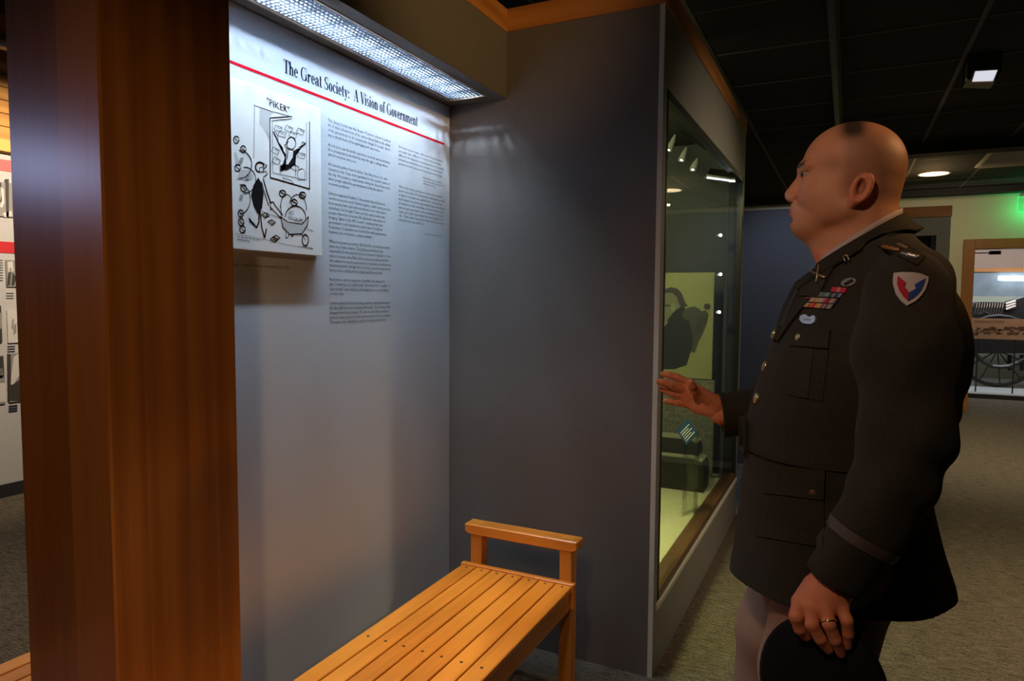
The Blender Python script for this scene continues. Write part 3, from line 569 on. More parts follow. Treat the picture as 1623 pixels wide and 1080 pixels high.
MB().box((vx-.03, vy0-.04, CEIL-.012), (vx, vy1+.04, CEIL-.002)).box((vx, vy0-.04, CEIL-.012), (vx+1.03, vy0-.03, CEIL-.002)).box((vx, vy1+.03, CEIL-.012), (vx+1.03, vy1+.04, CEIL-.002)).build('frame', M['ventm'], vt)
ex = thing('exit_sign', 'green edge lit exit sign high on the cream wall at the right edge', 'sign', (2.0, 10.1, 2.5))
ea, eb = at(1614, 313, 1, 10.12), at(1614, 335, 1, 10.12); exw = .36
box('acrylic_plate', (ea.x, 10.115, eb.z), (ea.x+exw, 10.123, ea.z), M['acrylic'], ex)
MB().box((ea.x-.004, 10.112, eb.z), (ea.x, 10.126, ea.z)).box((ea.x-.004, 10.112, eb.z-.004), (ea.x+exw, 10.126, eb.z)).box((ea.x-.004, 10.112, ea.z), (ea.x+exw, 10.126, ea.z+.004)).build('lit_edge', M['exitm'], ex)
box('mount', (ea.x+.02, 10.10, ea.z+.004), (ea.x+exw-.02, 10.16, ea.z+.05), M['ventm'], ex); box('stem', (ea.x+.14, 10.12, ea.z+.05), (ea.x+.22, 10.14, CEIL), M['ventm'], ex)
text_on('lettering', ['EXIT'], (ea.x+.05, 10.112, eb.z+.03), (1, 0, 0), EZ, .16, .2, M['exitm'], ex, .26)
sw = thing('wall_conduit', 'thin dark conduit line on the cream wall beside the door frame', 'conduit', (1.25, YF, 1.1))
cz = at(1520, 474, 1, YF).z; MB().tube([(.95, YF-.006, cz), (1.288, YF-.006, cz)], .008, 6).build('pipe', M['black'], sw)

# ------------------------------------------------------------------ room beyond the doorway
struct(box('wall_beyond', (.3, 14.6, 0), (5, 14.7, 3.2), M['pinkwall'])); struct(box('wall_beyond', (.2, 10.45, 0), (.3, 14.7, 3.2), M['pinkwall'])); struct(box('ceiling_beyond', (.2, 10.45, 3.0), (5, 14.7, 3.1), M['pinkwall']))
YC = 12.9
pk = thing('car_platform', 'low pale platform under the antique car beyond the doorway', 'platform', (2.2, 13, 0))
box('deck', (.5, 11.7, 0), (4.6, 14.5, .06), M['plinth'], pk); box('edge', (.5, 11.68, 0), (4.6, 11.70, .063), M['base'], pk)
bd = thing('backdrop_panel', 'blue grey backdrop panel with orange rail behind the antique car', 'panel', (2.2, 14, 0))
b1, b2, b3, b4 = [at(1590, v, 1, 14.2).z for v in (425, 431, 470, 492)]
box('screen', (.6, 14.2, b3), (4.6, 14.26, b2), M['backdrop'], bd); box('rail', (.6, 14.16, b2), (4.6, 14.26, b1), M['trim'], bd); box('lower_band', (.6, 14.2, .062), (4.6, 14.27, b3), M['pgreen'], bd)
sl = at(1583, 441, 1, 14.1); MB().tube([(sl.x, 14.12, sl.z), (sl.x+.9, 14.12, sl.z-.02)], .04, 8).build('reflected_tube', M['bright'], bd)  # glowing tube put in as the bright highlight on the glass
car = thing('antique_car', 'black antique touring car with buttoned seats beyond the doorway', 'car', (2.0, YC, .06))
cp2 = lambda u, v, y=YC: at(u, v, 1, y)
def carpoly(name, pts, dep, m, y=YC, par=None): return MB().prism([cp2(1500+a/3.6, 360+b/3.6, y) for a, b in pts][::-1], (0, dep, 0)).build(name, m, par or car)
s1 = carpoly('seat', [(150, 520), (140, 470), (165, 436), (200, 428), (320, 430), (345, 440), (330, 470), (318, 520)], .5, M['leather'])
for k in range(11):
    x = 168+k*15; MB().tube([cp2(1500+(x+8)/3.6, 360+434/3.6, YC-.02), cp2(1500+(x+2)/3.6, 360+460/3.6, YC-.03), cp2(1500+(x-8)/3.6, 360+500/3.6, YC-.02)], .008, 5).build('seat_ridge', M['steel'], s1)
s2 = carpoly('seat', [(330, 500), (345, 440), (385, 420), (443, 400), (520, 400), (560, 440), (560, 500)], .5, M['leather'], YC+.05)
for k in range(3): MB().tube([cp2(1500+340/3.6, 360+(470-k*16)/3.6, YC-.01), cp2(1500+395/3.6, 360+(450-k*14)/3.6, YC-.01)], .022, 5).build('pale_stripe', M['ph3'], s2)
carpoly('body', [(150, 500), (200, 492), (443, 484), (700, 484), (700, 700), (160, 700), (150, 660)], .7, M['cardark'], YC+.02)
MB().tube([cp2(1500+185/3.6, 360+520/3.6, YC-.08), cp2(1500+188/3.6, 360+496/3.6, YC-.08), cp2(1500+215/3.6, 360+488/3.6, YC-.08), cp2(1500+245/3.6, 360+500/3.6, YC-.08), cp2(1500+250/3.6, 360+520/3.6, YC-.08)], .02, 6).build('door_handle', M['cardark'], car)
for yy in (YC-.15,):
    wc = at(1581, 556, 1, yy); rr = wc.z-.07
    wheel = MB().tube([(wc.x+rr*math.cos(a*PI/12)*.96, yy, wc.z+rr*math.sin(a*PI/12)*.96) for a in range(25)], .03, 8, False).build('wheel', M['cardark'], car, 0, True)
    for k in range(12):
        a = k*PI/6+.1; MB().tube([(wc.x, yy, wc.z), (wc.x+rr*.93*math.cos(a), yy, wc.z+rr*.93*math.sin(a))], .010, 5).build('spoke', M['cardark'], wheel)
    MB().tube([(wc.x, yy-.03, wc.z), (wc.x, yy+.05, wc.z)], .05, 10).build('hub', M['steel'], wheel)
fd = [cp2(1500+x/3.6, 360+y/3.6, YC-.22) for x, y in ((150, 712), (170, 735), (205, 765), (260, 795), (310, 800), (360, 795), (410, 775), (443, 755))]
MB().tube(fd, .035, 6).build('running_board', M['cardark'], car)
carpoly('fender', [(155, 640), (443, 640), (700, 640), (700, 700), (443, 722), (160, 722)], .3, M['cardark'], YC-.25)
for x in (350, 420): carpoly('step_bracket', [(x, 730), (x+22, 730), (x+22, 820), (x, 820)], .05, M['black'], YC-.1)
rp = thing('photo_rail', 'slanted sepia photograph rail in front of the antique car', 'panel', (2.2, 11.9, 0))
P = [at(1500+a/3.6, 360+b/3.6, 1, 11.95) for a, b in ((142, 520), (500, 528), (500, 648), (150, 636))]
rb = MB().prism(P[::-1], (0, .03, 0)).build('print', M['sepia'], rp)
random.seed(3); mb = MB(); mb2 = MB()
for k in range(70):
    a = random.uniform(155, 480); b = random.uniform(568, 606); ww = random.uniform(6, 28); hh = random.uniform(4, 14)
    q = [at(1500+x/3.6, 360+y/3.6, 1, 11.945) for x, y in ((a, b), (a+ww, b), (a+ww, b+hh), (a, b+hh))]; mb.poly(q)
mb.build('photograph', M['sepiad'], rb)
for k in range(2):
    q = [at(1500+x/3.6, 360+y/3.6, 1, 11.945) for x, y in ((158, 534+k*8), (330, 536+k*8), (330, 538+k*8), (158, 536+k*8))]; mb2.poly(q)
mb2.build('print_lines', M['sepiad'], rb)
for x in (P[0].x+.1, P[1].x-.2): MB().tube([(x, 11.99, .061), (x, 11.99, P[2].z+.02)], .010, 6).build('leg', M['black'], rp)

# ------------------------------------------------------------------ left gallery seen past the pillar
XG = -5.18
gl = struct(box('wall_gallery', (XG-.1, 1.2, .09), (XG, 4.2, at(5, 245, 0, XG).z), M['gwall']))
struct(box('baseboard_left', (XG-.1, 1.2, 0), (XG+.012, 4.2, .09), M['base']))
gz = lambda v: at(5, v, 0, XG).z
struct(box('trim_4', (XG-.1, 1.2, gz(240)), (XG+.02, 4.2, gz(221)), M['gold']))
up = struct(box('wall_upper', (XG-.12, 1.2, gz(221)), (XG-.02, 4.2, 3.3), M['gold']))
zz = gz(221)
k = 0
while zz < 3.27:
    box('plank', (XG-.02, 1.2, zz+.003), (XG+.004, 4.2, min(3.29, zz+.085)), M['plank'], up); zz += .088
tk2 = thing('gallery_track', 'black ceiling track at upper left edge beyond the pillar', 'track', (-4.4, 2.3, 2.8))
a_ = at(2, 65, 0, -4.6); box('rail', (-4.63, 1.3, a_.z-.04), (-4.57, 3.6, a_.z+.03), M['black'], tk2)
for y in (1.6, 3.3): MB().tube([(-4.6, y, a_.z), (-4.6, y, 3.30)], .006, 6).build('hanger', M['black'], tk2)
gp = thing('exhibit_board', 'grey exhibit panel with two red stripes behind the pillar at left', 'panel', (XG, 2.7, 0))
XQ = XG+.004
def gpt(x, y, X=XQ): return at(x, y, 0, X)
def grect(name, u0, u1, v0, v1, m, par=gp, th=.003, X=XQ):
    a, b = gpt(u0, v0, X), gpt(u1, v1, X); y1 = b.y; return box(name, (X-th, a.y, b.z), (X, b.y, a.z), m, par)
for nm, v0, v1, m in (('faded_stripe', 253, 271, M['gpink']), ('red_stripe', 383, 401, M['gred'])):
    box(nm, (XG, 1.3, gz(v1)), (XQ, 4.1, gz(v0)), m, gp)
def gphoto(label, u0, u1, v0, v1, marks, base='ph2'):
    t = thing('photograph', label, 'photograph', (XG, gpt(u0, v0).y, gpt(u0, v1).z), 'photographs on the left gallery panel')
    grect('print', u0, u1, v0, v1, M[base], t, .008, XG+.010); 
    for (pts, m) in marks: MB().poly([gpt(x, y, XG+.0106) for x, y in pts][::-1]).build('image_shape', M[m], t)
gphoto('largest gallery photograph just below the faded stripe', -30, 22, 284, 345, [([(-20, 284), (2, 290), (3, 318), (-10, 345), (-28, 345)], 'ph1'), ([(1, 296), (6, 300), (7, 322), (3, 330), (-2, 326)], 'ph3'), ([(8, 284), (14, 284), (14, 344), (10, 344)], 'ph1'), ([(4, 338), (18, 334), (20, 342), (8, 345)], 'ph3')])
gphoto('small bright photograph just below the red stripe', 9, 30, 412, 455, [([(12, 416), (20, 414), (22, 430), (13, 432)], 'ph3'), ([(12, 440), (16, 424), (18, 426), (16, 452), (11, 454)], 'ph1'), ([(20, 432), (26, 440), (22, 454), (18, 452)], 'ph1')])
gphoto('dark photograph cut by the left edge below the red stripe', -30, 4, 485, 543, [([(-10, 500), (3, 495), (3, 520), (-10, 530)], 'ph2')], 'ph1')
gphoto('white framed line drawing beside the pillar', 11, 34, 493, 543, [([(18, 520), (20, 505), (22, 506), (21, 524)], 'ph2'), ([(22, 516), (26, 512), (26, 528), (21, 532)], 'ph2')], 'ph3')
gphoto('lower photograph with pale foreground at the left edge', -30, 9, 566, 640, [([(-30, 566), (5, 565), (7, 600), (-30, 600)], 'ph1'), ([(-10, 586), (4, 584), (8, 606), (-8, 607)], 'ph2'), ([(-30, 610), (9, 607), (10, 637), (-30, 640)], 'ph3')])
gphoto('lower photograph of pale draped shape beside the pillar', 12, 34, 561, 636, [([(12, 561), (17, 562), (18, 636), (13, 636)], 'ph1'), ([(22, 566), (30, 560), (34, 590), (20, 612), (16, 608)], 'ph3'), ([(17, 612), (34, 600), (34, 636), (18, 636)], 'ph1')])
mb = MB()
for (u0, u1, v0, n) in ((0, 18, 350, 3), (0, 5, 412, 9), (10, 22, 462, 3), (12, 24, 546, 4), (14, 28, 640, 3)):
    for k in range(n):
        a, b = gpt(u0, v0+k*4+ (u0*.25)), gpt(u1, v0+k*4+1.6+(u0*.25)); mb.poly([(XG+.0012, a.y, a.z), (XG+.0012, b.y, a.z), (XG+.0012, b.y, b.z), (XG+.0012, a.y, b.z)])
mb.build('captions', M['bink'], gp)

# ------------------------------------------------------------------ benches
def bench(root, x0, x1, y0, y1, zs, n=7, arm_far=True):
    w_ = (x1-x0)/n
    for i in range(n):
        p = box('plank', (x0+i*w_+.0025, y0, zs-.022), (x0+(i+1)*w_-.0025, y1-.022, zs), M['oak'], root, .0025)
        for yy in (y1-.040, y1-.62, y0+.5, y0+.04):
            xx = x0+(i+.5)*w_; MB().tube([(xx, yy, zs-.004), (xx, yy, zs+.0007)], .0048, 8).build('screw_plug', M['screw'], p)
    for yy in (y1-.022, y0-.022):
        box('end_rail', (x0-.004, yy, zs-.085), (x1+.004, yy+.022, zs+.006), M['oakx'], root, .003)
    box('side_rail', (x1-.035, y0, zs-.085), (x1-.008, y1-.03, zs-.024), M['oak'], root, .002)
    box('side_rail', (x0+.008, y0, zs-.085), (x0+.035, y1-.03, zs-.024), M['oak'], root, .002)
    for yy in ((y1+.001) if arm_far else y1-.06,) + (y0-.075,):
        for xx in (x0+.025, x1-.060):
            box('leg', (xx, yy, 0), (xx+.047, yy+.050, zs+.118), M['oakz'], root, .003)
    for yy in (y1-.006, y0-.082):
        ar = MB(); xa, xb = x0+.003, x1+.008
        P = [(xa, zs+.122), (xa+.02, zs+.112), (xb-.02, zs+.112), (xb, zs+.122), (xb, zs+.152), (xa, zs+.152)]
        ar.prism([(p[0], yy, p[1]) for p in P], (0, .064, 0)); r = ar.build('arm_rail', M['oakx'], root, .004)
        for xx in (x0+.025, x1-.060): box('tenon', (xx+.004, yy+.024, zs+.150), (xx+.043, yy+.040, zs+.1526), M['oakz'], r)
bn = thing('slatted_bench', 'honey coloured slatted wooden bench below the text panel', 'bench', (-1.045, 1.5, 0))
bench(bn, -1.267, -.822, .55, 2.190, .40)
bn2 = thing('slatted_bench', 'wooden bench corner at the bottom left edge behind the pillar', 'bench', (-1.9, .7, 0))
bench(bn2, at(20, 1044, 2, .40).x, at(20, 1044, 2, .40).x+.45, .2, 1.85, .40)

# ------------------------------------------------------------------ the officer: bodies grown from distance fields
def surface_nets(D, lo, h):
    S = D < 0; nx, ny, nz = D.shape
    n = np.zeros((nx-1, ny-1, nz-1), np.int8)
    for i in (0, 1):
        for j in (0, 1):
            for k in (0, 1): n += S[i:nx-1+i, j:ny-1+j, k:nz-1+k]
    act = (n > 0) & (n < 8); idx = np.full(act.shape, -1, np.int64); I, J, K = np.nonzero(act); idx[I, J, K] = np.arange(len(I))
    acc = np.zeros((len(I), 3)); cnt = np.zeros(len(I)); cs = [(a, b, c) for a in (0, 1) for b in (0, 1) for c in (0, 1)]
    val = {c: D[I+c[0], J+c[1], K+c[2]] for c in cs}
    for a in cs:
        for ax in range(3):
            if a[ax]: continue
            b = list(a); b[ax] = 1; b = tuple(b); va, vb = val[a], val[b]; m = (va < 0) != (vb < 0)
            t = np.where(m, va/np.where(m, va-vb, 1), 0); p = np.tile(np.array(a, float), (len(I), 1)); p[:, ax] = t
            acc[m] += p[m]; cnt[m] += 1
    V = (np.stack([I, J, K], 1)+acc/cnt[:, None])*h+np.array(lo); F = []
    for ax in range(3):
        sl0 = [slice(1, -1)]*3; sl1 = [slice(1, -1)]*3; sl0[ax] = slice(0, -1); sl1[ax] = slice(1, None)
        A, B = S[tuple(sl0)], S[tuple(sl1)]; E = np.argwhere(A != B); off = np.ones(3, int); off[ax] = 0; E = E+off
        u, v = [(1, 2), (2, 0), (0, 1)][ax]; q = []
        for du, dv in ((-1, -1), (0, -1), (0, 0), (-1, 0)):
            c = E.copy(); c[:, u] += du; c[:, v] += dv; q.append(idx[c[:, 0], c[:, 1], c[:, 2]])
        q = np.stack(q, 1); sgn = S[E[:, 0], E[:, 1], E[:, 2]]; q[~sgn] = q[~sgn][:, ::-1]; F.append(q)
    return V, np.concatenate(F)
class SDF:
    def __init__(s, lo, hi, h):
        s.lo, s.h = np.array(lo, float), h; n = np.ceil((np.array(hi)-s.lo)/h).astype(int)+1
        s.ax = [(s.lo[i]+np.arange(n[i])*h).astype(np.float32) for i in range(3)]; s.D = np.full(tuple(n), 1., np.float32)
    def sub(s, lo, hi):
        sl = []
        for i in range(3):
            a = int(max(0, math.floor((lo[i]-s.lo[i])/s.h))); b = int(min(len(s.ax[i]), math.ceil((hi[i]-s.lo[i])/s.h)+1)); sl.append(slice(a, max(a, b)))
        g = (s.ax[0][sl[0]][:, None, None], s.ax[1][sl[1]][None, :, None], s.ax[2][sl[2]][None, None, :]); return tuple(sl), g
    def mix(s, sl, d, k, mode='add'):
        a = s.D[sl]
        if a.size == 0: return
        if mode == 'add': h_ = np.clip(.5+.5*(a-d)/k, 0, 1); s.D[sl] = a+(d-a)*h_-k*h_*(1-h_)
        else: d = -d; h_ = np.clip(.5-.5*(a-d)/k, 0, 1); s.D[sl] = a+(d-a)*h_+k*h_*(1-h_)
    def cap(s, a, b, ra, rb=None, k=.01, mode='add'):
        rb = ra if rb is None else rb; a, b = np.array(a, float), np.array(b, float); R = max(ra, rb)+k+.02
        sl, (x, y, z) = s.sub(np.minimum(a, b)-R, np.maximum(a, b)+R); ab = b-a; L2 = max(ab@ab, 1e-9)
        t = np.clip(((x-a[0])*ab[0]+(y-a[1])*ab[1]+(z-a[2])*ab[2])/L2, 0, 1)
        d = np.sqrt((x-a[0]-ab[0]*t)**2+(y-a[1]-ab[1]*t)**2+(z-a[2]-ab[2]*t)**2)-(ra+(rb-ra)*t); s.mix(sl, d, k, mode)
    def chain(s, pts, rs, k=.01):
        for i in range(len(pts)-1): s.cap(pts[i], pts[i+1], rs[i], rs[i+1], k)
    def ell(s, c, r, k=.01, mode='add', M3=None):
        c = np.array(c, float); r = np.array(r, float); R = r.max()+k+.02; sl, (x, y, z) = s.sub(c-R, c+R); x, y, z = x-c[0], y-c[1], z-c[2]
        if M3 is not None: x, y, z = [M3[i][0]*x+M3[i][1]*y+M3[i][2]*z for i in range(3)]
        k0 = np.sqrt((x/r[0])**2+(y/r[1])**2+(z/r[2])**2); k1 = np.sqrt((x/r[0]**2)**2+(y/r[1]**2)**2+(z/r[2]**2)**2)+1e-6
        s.mix(sl, k0*(k0-1)/k1, k, mode)
    def mesh(s): return surface_nets(s.D, s.lo, s.h)
def smooth_v(V, F, it=2, lam=.5):
    n = len(V); e = np.concatenate([F[:, [0, 1]], F[:, [1, 2]], F[:, [2, 3]], F[:, [3, 0]]])
    for _ in range(it):
        A = np.zeros((n, 3)); C = np.bincount(e[:, 0], minlength=n)+np.bincount(e[:, 1], minlength=n)
        for ax in range(3): A[:, ax] = np.bincount(e[:, 0], V[e[:, 1], ax], n)+np.bincount(e[:, 1], V[e[:, 0], ax], n)
        V = V+lam*(A/np.maximum(C, 1)[:, None]-V)
    return V
def to_mesh(name, VF):
    vs, fs, n = [], [], 0
    for V, F in VF: vs.append(V); fs.append(F+n); n += len(V)
    V = np.concatenate(vs); F = np.concatenate(fs); me = bpy.data.meshes.new(name)
    me.vertices.add(len(V)); me.vertices.foreach_set('co', V.astype(np.float32).ravel())
    me.loops.add(F.size); me.loops.foreach_set('vertex_index', F.astype(np.int32).ravel())
    me.polygons.add(len(F)); me.polygons.foreach_set('loop_start', np.arange(0, F.size, 4, dtype=np.int32)); me.polygons.foreach_set('loop_total', np.full(len(F), 4, np.int32))
    me.update(calc_edges=True); me.validate(); return me, V
PY = 1.54
man = thing('person', 'bald man in dark green dress uniform gesturing toward the display case', 'person', (0, PY, 0))
def P(u, v, y): p = at(u, v, 1, y); return (p.x, p.y, p.z)
def Hd(f, s, z): return (-f*.001-.012, PY-s*.001, z)          # head frame: f forward mm, s to the man's left mm, z height m
def rotY(a): c, s_ = math.cos(a), math.sin(a); return ((c, 0, s_), (0, 1, 0), (-s_, 0, c))
# ---- head
H = SDF((-.135, PY-.105, 1.415), (.125, PY+.105, 1.785), .0019)
H.ell(Hd(-14, 0, 1.6685), (.0945, .077, .0835), .01, 'add', rotY(-.12))
H.ell(Hd(-20, 0, 1.640), (.082, .071, .068), .012)
H.ell(Hd(30, 0, 1.632), (.052, .060, .060), .015)
H.ell(Hd(28, 0, 1.588), (.060, .058, .050), .02)
H.ell(Hd(58, 0, 1.565), (.038, .036, .036), .02)
for s in (-1, 1):
    H.cap(Hd(-4, 56*s, 1.575), Hd(62, 20*s, 1.552), .021, .020, .025)
    H.ell(Hd(58, 36*s, 1.612), (.026, .024, .026), .02)          # cheek
    H.ell(Hd(22, 50*s, 1.600), (.036, .022, .040), .025)
    H.cap(Hd(76, 10*s, 1.6665), Hd(66, 44*s, 1.668), .0135, .011, .012)  # brow ridge
    H.ell(Hd(92, 33*s, 1.650), (.017, .017, .0115), .010, 'cut')
H.cap(Hd(78, 0, 1.552), Hd(76, 0, 1.549), .0185, .0185, .015)     # chin
H.ell(Hd(80, 0, 1.582), (.020, .027, .022), .015)                 # mouth mound
H.cap(Hd(78, 0, 1.654), Hd(101, 0, 1.6175), .0085, .0115, .009)   # nose
H.cap(Hd(76, 0, 1.612), Hd(95, 0, 1.611), .014, .012, .010)
for s in (-1, 1):
    H.ell(Hd(92, 11*s, 1.6095), (.0125, .0075, .0085), .006)
    H.ell(Hd(97, 6.5*s, 1.6005), (.006, .0032, .004), .003, 'cut')
    H.cap(Hd(84, 17*s, 1.606), Hd(76, 30*s, 1.580), .003, .002, .010, 'cut')   # nasolabial fold
    H.ell(Hd(68, 31.5*s, 1.6508), (.0140, .0140, .0135), .004)
    H.ell(Hd(79, 38*s, 1.6500), (.0150, .0120, .0044), .0025, 'cut')
    H.cap(Hd(95, 0, 1.5865), Hd(82, 22*s, 1.5795), .0070, .0030, .004)
    H.cap(Hd(94, 0, 1.5740), Hd(82, 20*s, 1.5780), .0078, .0030, .004)
    H.cap(Hd(104, 0, 1.5805), Hd(82, 26*s, 1.5782), .0020, .0012, .0025, 'cut')
    # ear
    er = rotY(-.36); ec = Hd(-29, 78*s, 1.611)
    H.ell(ec, (.0160, .0080, .0290), .004, 'add', er)
    H.ell(Hd(-27, 86*s, 1.6125), (.0085, .0085, .0165), .003, 'cut', er)
    pts = []
    for k in range(15):
        a = math.radians(-150+k*20-10); ex, ez = .0142*math.sin(a+PI), .0268*math.cos(a+PI)
        ca, sa = math.cos(.36), math.sin(.36); pts.append((ec[0]+ex*ca+ez*sa, ec[1]-s*.0055, ec[2]-ex*sa+ez*ca))
    for a, b in zip(pts, pts[1:]): H.cap(a, b, .0038, .0038, .005)
    H.cap(Hd(-17, 79*s, 1.612), Hd(-17, 80*s, 1.604), .0050, .0045, .004)      # tragus
    H.ell(Hd(-15, 78*s, 1.585), (.010, .006, .010), .005)                      # lobe
# neck, double chin, nape
H.cap(Hd(-30, 0, 1.600), Hd(-24, 0, 1.42), .062, .066, .02)
H.cap(Hd(-36, 0, 1.610), Hd(-30, 0, 1.50), .054, .058, .02)
H.cap(Hd(50, 0, 1.556), Hd(6, 0, 1.500), .034, .048, .024)
H.ell(Hd(100, 0, 1.5625), (.012, .022, .0045), .006, 'cut')
HV, HF = H.mesh(); HV = smooth_v(HV, HF, 2, .45)
# ---- left hand hanging, right hand raised
def fingers(S, list_, k=.004):
    for pts, r in list_:
        S.chain([P(*p) for p in pts], r, k)
LH = SDF((-.135, 1.10, .62), (.05, 1.36, .98), .0016)
wl_ = P(1326, 912, 1.252)
LH.cap(P(1345, 880, 1.258), wl_, .031, .029, .01)
LH.cap(P(1312, 920, 1.252), P(1334, 930, 1.250), .0245, .023, .02)
for q, r in ((((1270, 958, 1.236)), .0150), (((1287, 964, 1.224)), .0150), (((1309, 966, 1.222)), .0145), (((1333, 962, 1.232)), .0135)):
    LH.cap(P(1318, 922, 1.246), P(*q), .023, r, .012)
LH.cap(P(1290, 930, 1.262), P(1268, 955, 1.262), .019, .015, .015)
fingers(LH, [([(1268, 955, 1.234), (1262, 978, 1.224), (1268, 997, 1.230), (1278, 1009, 1.240)], [.0130, .0120, .0102, .0088]),
             ([(1286, 962, 1.222), (1287, 990, 1.212), (1300, 1013, 1.217), (1313, 1030, 1.228)], [.0120, .0112, .0096, .0080]),
             ([(1309, 964, 1.220), (1314, 990, 1.209), (1324, 1015, 1.214), (1333, 1036, 1.226)], [.0115, .0108, .0094, .0078]),
             ([(1332, 961, 1.230), (1342, 984, 1.220), (1344, 1005, 1.224), (1344, 1024, 1.232)], [.0108, .0100, .0088, .0074]),
             ([(1292, 935, 1.270), (1282, 968, 1.288), (1290, 992, 1.286), (1298, 1008, 1.276)], [.0150, .0135, .0115, .0095])], .0032)
for q in ((1287, 990, 1.208), (1314, 990, 1.205), (1262, 978, 1.220)): LH.ell(P(*q), (.0080, .006, .008), .005)
LV, LF = LH.mesh(); LV = smooth_v(LV, LF, 2, .4)
RY = 1.80
RH = SDF((-.44, 1.68, 1.08), (-.18, 1.90, 1.30), .0016)
RH.cap(P(1190, 652, RY+.012), P(1142, 645, RY+.004), .026, .0235, .01)
for q, r in (((1093, 610, RY), .0135), ((1085, 618, RY-.002), .0135), ((1083, 628, RY), .013), ((1088, 640, RY+.004), .0125)):
    RH.cap(P(1136, 644, RY+.004), P(*q), .021, r, .014)
RH.cap(P(1134, 653, RY-.006), P(1103, 648, RY-.004), .0175, .0135, .012)
RH.cap(P(1134, 638, RY-.012), P(1110, 622, RY-.032), .019, .0150, .010)
fingers(RH, [([(1110, 622, RY-.032), (1101, 620, RY-.050), (1097, 612, RY-.066), (1095, 606, RY-.074)], [.0145, .0115, .0105, .0086]),
             ([(1093, 608, RY), (1074, 599, RY-.010), (1062, 595, RY-.014), (1051, 593, RY-.016)], [.0112, .0102, .0093, .0076]),
             ([(1085, 618, RY-.006), (1063, 610, RY-.030), (1050, 606, RY-.038), (1040, 605, RY-.042)], [.0114, .0106, .0095, .0078]),
             ([(1083, 628, RY), (1067, 625, RY-.012), (1056, 620, RY-.016), (1047, 616.5, RY-.018)], [.0105, .0096, .0088, .0072]),
             ([(1088, 640, RY+.004), (1074, 639, RY-.004), (1064, 637.5, RY-.006), (1055, 636, RY-.008)], [.0100, .0090, .0082, .0067])], .0030)
RH.cap(P(1118, 634, RY-.040), P(1104, 645, RY-.030), .0012, .0012, .004, 'cut')
RV, RF = RH.mesh(); RV = smooth_v(RV, RF, 2, .4)
# ---- jacket
PH = math.radians(20); FW = np.array([-math.cos(PH), -math.sin(PH)]); LT = np.array([math.sin(PH), -math.cos(PH)])
TZ = np.array([.78, .84, .90, 1.0, 1.06, 1.10, 1.16, 1.22, 1.29, 1.36, 1.42, 1.47, 1.51, 1.56])
TF = np.array([-.214, -.208, -.200, -.192, -.189, -.190, -.182, -.168, -.146, -.124, -.100, -.075, -.055, -.045])
TB = np.array([.214, .202, .182, .158, .160, .172, .186, .200, .210, .202, .176, .138, .105, .088])
TW = np.array([.204, .202, .199, .192, .190, .192, .197, .203, .208, .200, .175, .135, .090, .072])
def prof(z):
    f, b, w_ = [np.interp(z, TZ, q) for q in (TF, TB, TW)]; cx = (f+b)/2; e = (b-f)/2
    return cx, np.sqrt(np.maximum(e*e-(w_*math.sin(PH))**2, .003))/math.cos(PH), w_
J = SDF((-.40, 1.08, .826), (.30, 1.96, 1.60), .0042)
sl, (x, y, z) = J.sub((-.28, 1.24, .785), (.29, 1.84, 1.60)); zz = J.ax[2][sl[2]]
cx, dd, ww = [np.convolve(np.pad(q, 8, mode='edge'), np.ones(17)/17, 'valid')[None, None, :] for q in prof(zz)]
a = (x-cx)*FW[0]+(y-PY)*FW[1]; b = (x-cx)*LT[0]+(y-PY)*LT[1]
q = (np.abs(a/dd)**2.25+np.abs(b/ww)**2.25)**(1/2.25); ang = np.arctan2(b/ww, a/dd)
fold = .0035*np.sin(ang*7+z*9)*np.clip((1.0-z)/.15, 0, 1)+.0028*np.sin(z*85+3*np.sin(ang*2)+a*12)*np.exp(-((z-1.19)/.06)**2)*np.clip(-a/.1+.3, 0, 1)+.002*np.sin(z*60+ang*5)*np.exp(-((z-1.03)/.05)**2)
d = (q-1)*np.minimum(dd, ww)*.92-fold
flap = (b > -.012)*(z < 1.30)*(a > 0)                # left front lapped over the right
d = d-.004*flap
d = np.where(z < .92, np.maximum(d, -(d+.007)), d); J.mix(sl, d, .001)
top_ = None
# shoulder yoke
shL, shR = np.array([.058+LT[0]*.158, PY+LT[1]*.158, 1.438]), np.array([.058-LT[0]*.160, PY-LT[1]*.160, 1.432])
nk = np.array([.045, PY, 1.49]); J.cap(nk+[0, -.03, 0], shL, .050, .052, .05); J.cap(nk+[0, .03, 0], shR, .050, .052, .05)
sl, (x, y, z) = J.sub((-.28, 1.24, 1.38), (.29, 1.84, 1.62)); J.D[sl] = np.maximum(J.D[sl], z-(1.487+.55*x))
def sleeve(pts, rs, end_dir, end, k, wr, hollow):
    A = SDF(J.lo, J.lo, J.h); A.ax = J.ax; A.D = np.full(J.D.shape, 1., np.float32); A.lo = J.lo
    A.chain(pts, rs, .03); e = np.array(end); n_ = np.array(end_dir)/np.linalg.norm(end_dir); R = .13
    sl, (x, y, z) = A.sub(e-R, e+R); pd = (x-e[0])*n_[0]+(y-e[1])*n_[1]+(z-e[2])*n_[2]; A.D[sl] = np.maximum(A.D[sl], pd)
    A.cap(e-n_*.03, e+n_*.05, hollow, hollow, .001, 'cut')
    lo_, hi_ = np.min(pts, 0)-.14, np.max(pts, 0)+.14; sl, (x, y, z) = A.sub(lo_, hi_)
    A.D[sl] -= wr(x, y, z); J.mix(sl, A.D[sl], k)
La = [np.array(P(*p)) for p in ((1436, 462, 1.352), (1436, 560, 1.312), (1438, 690, 1.288), (1414, 765, 1.276), (1376, 836, 1.264), (1318, 925, 1.252))]
ld = La[5]-La[4]
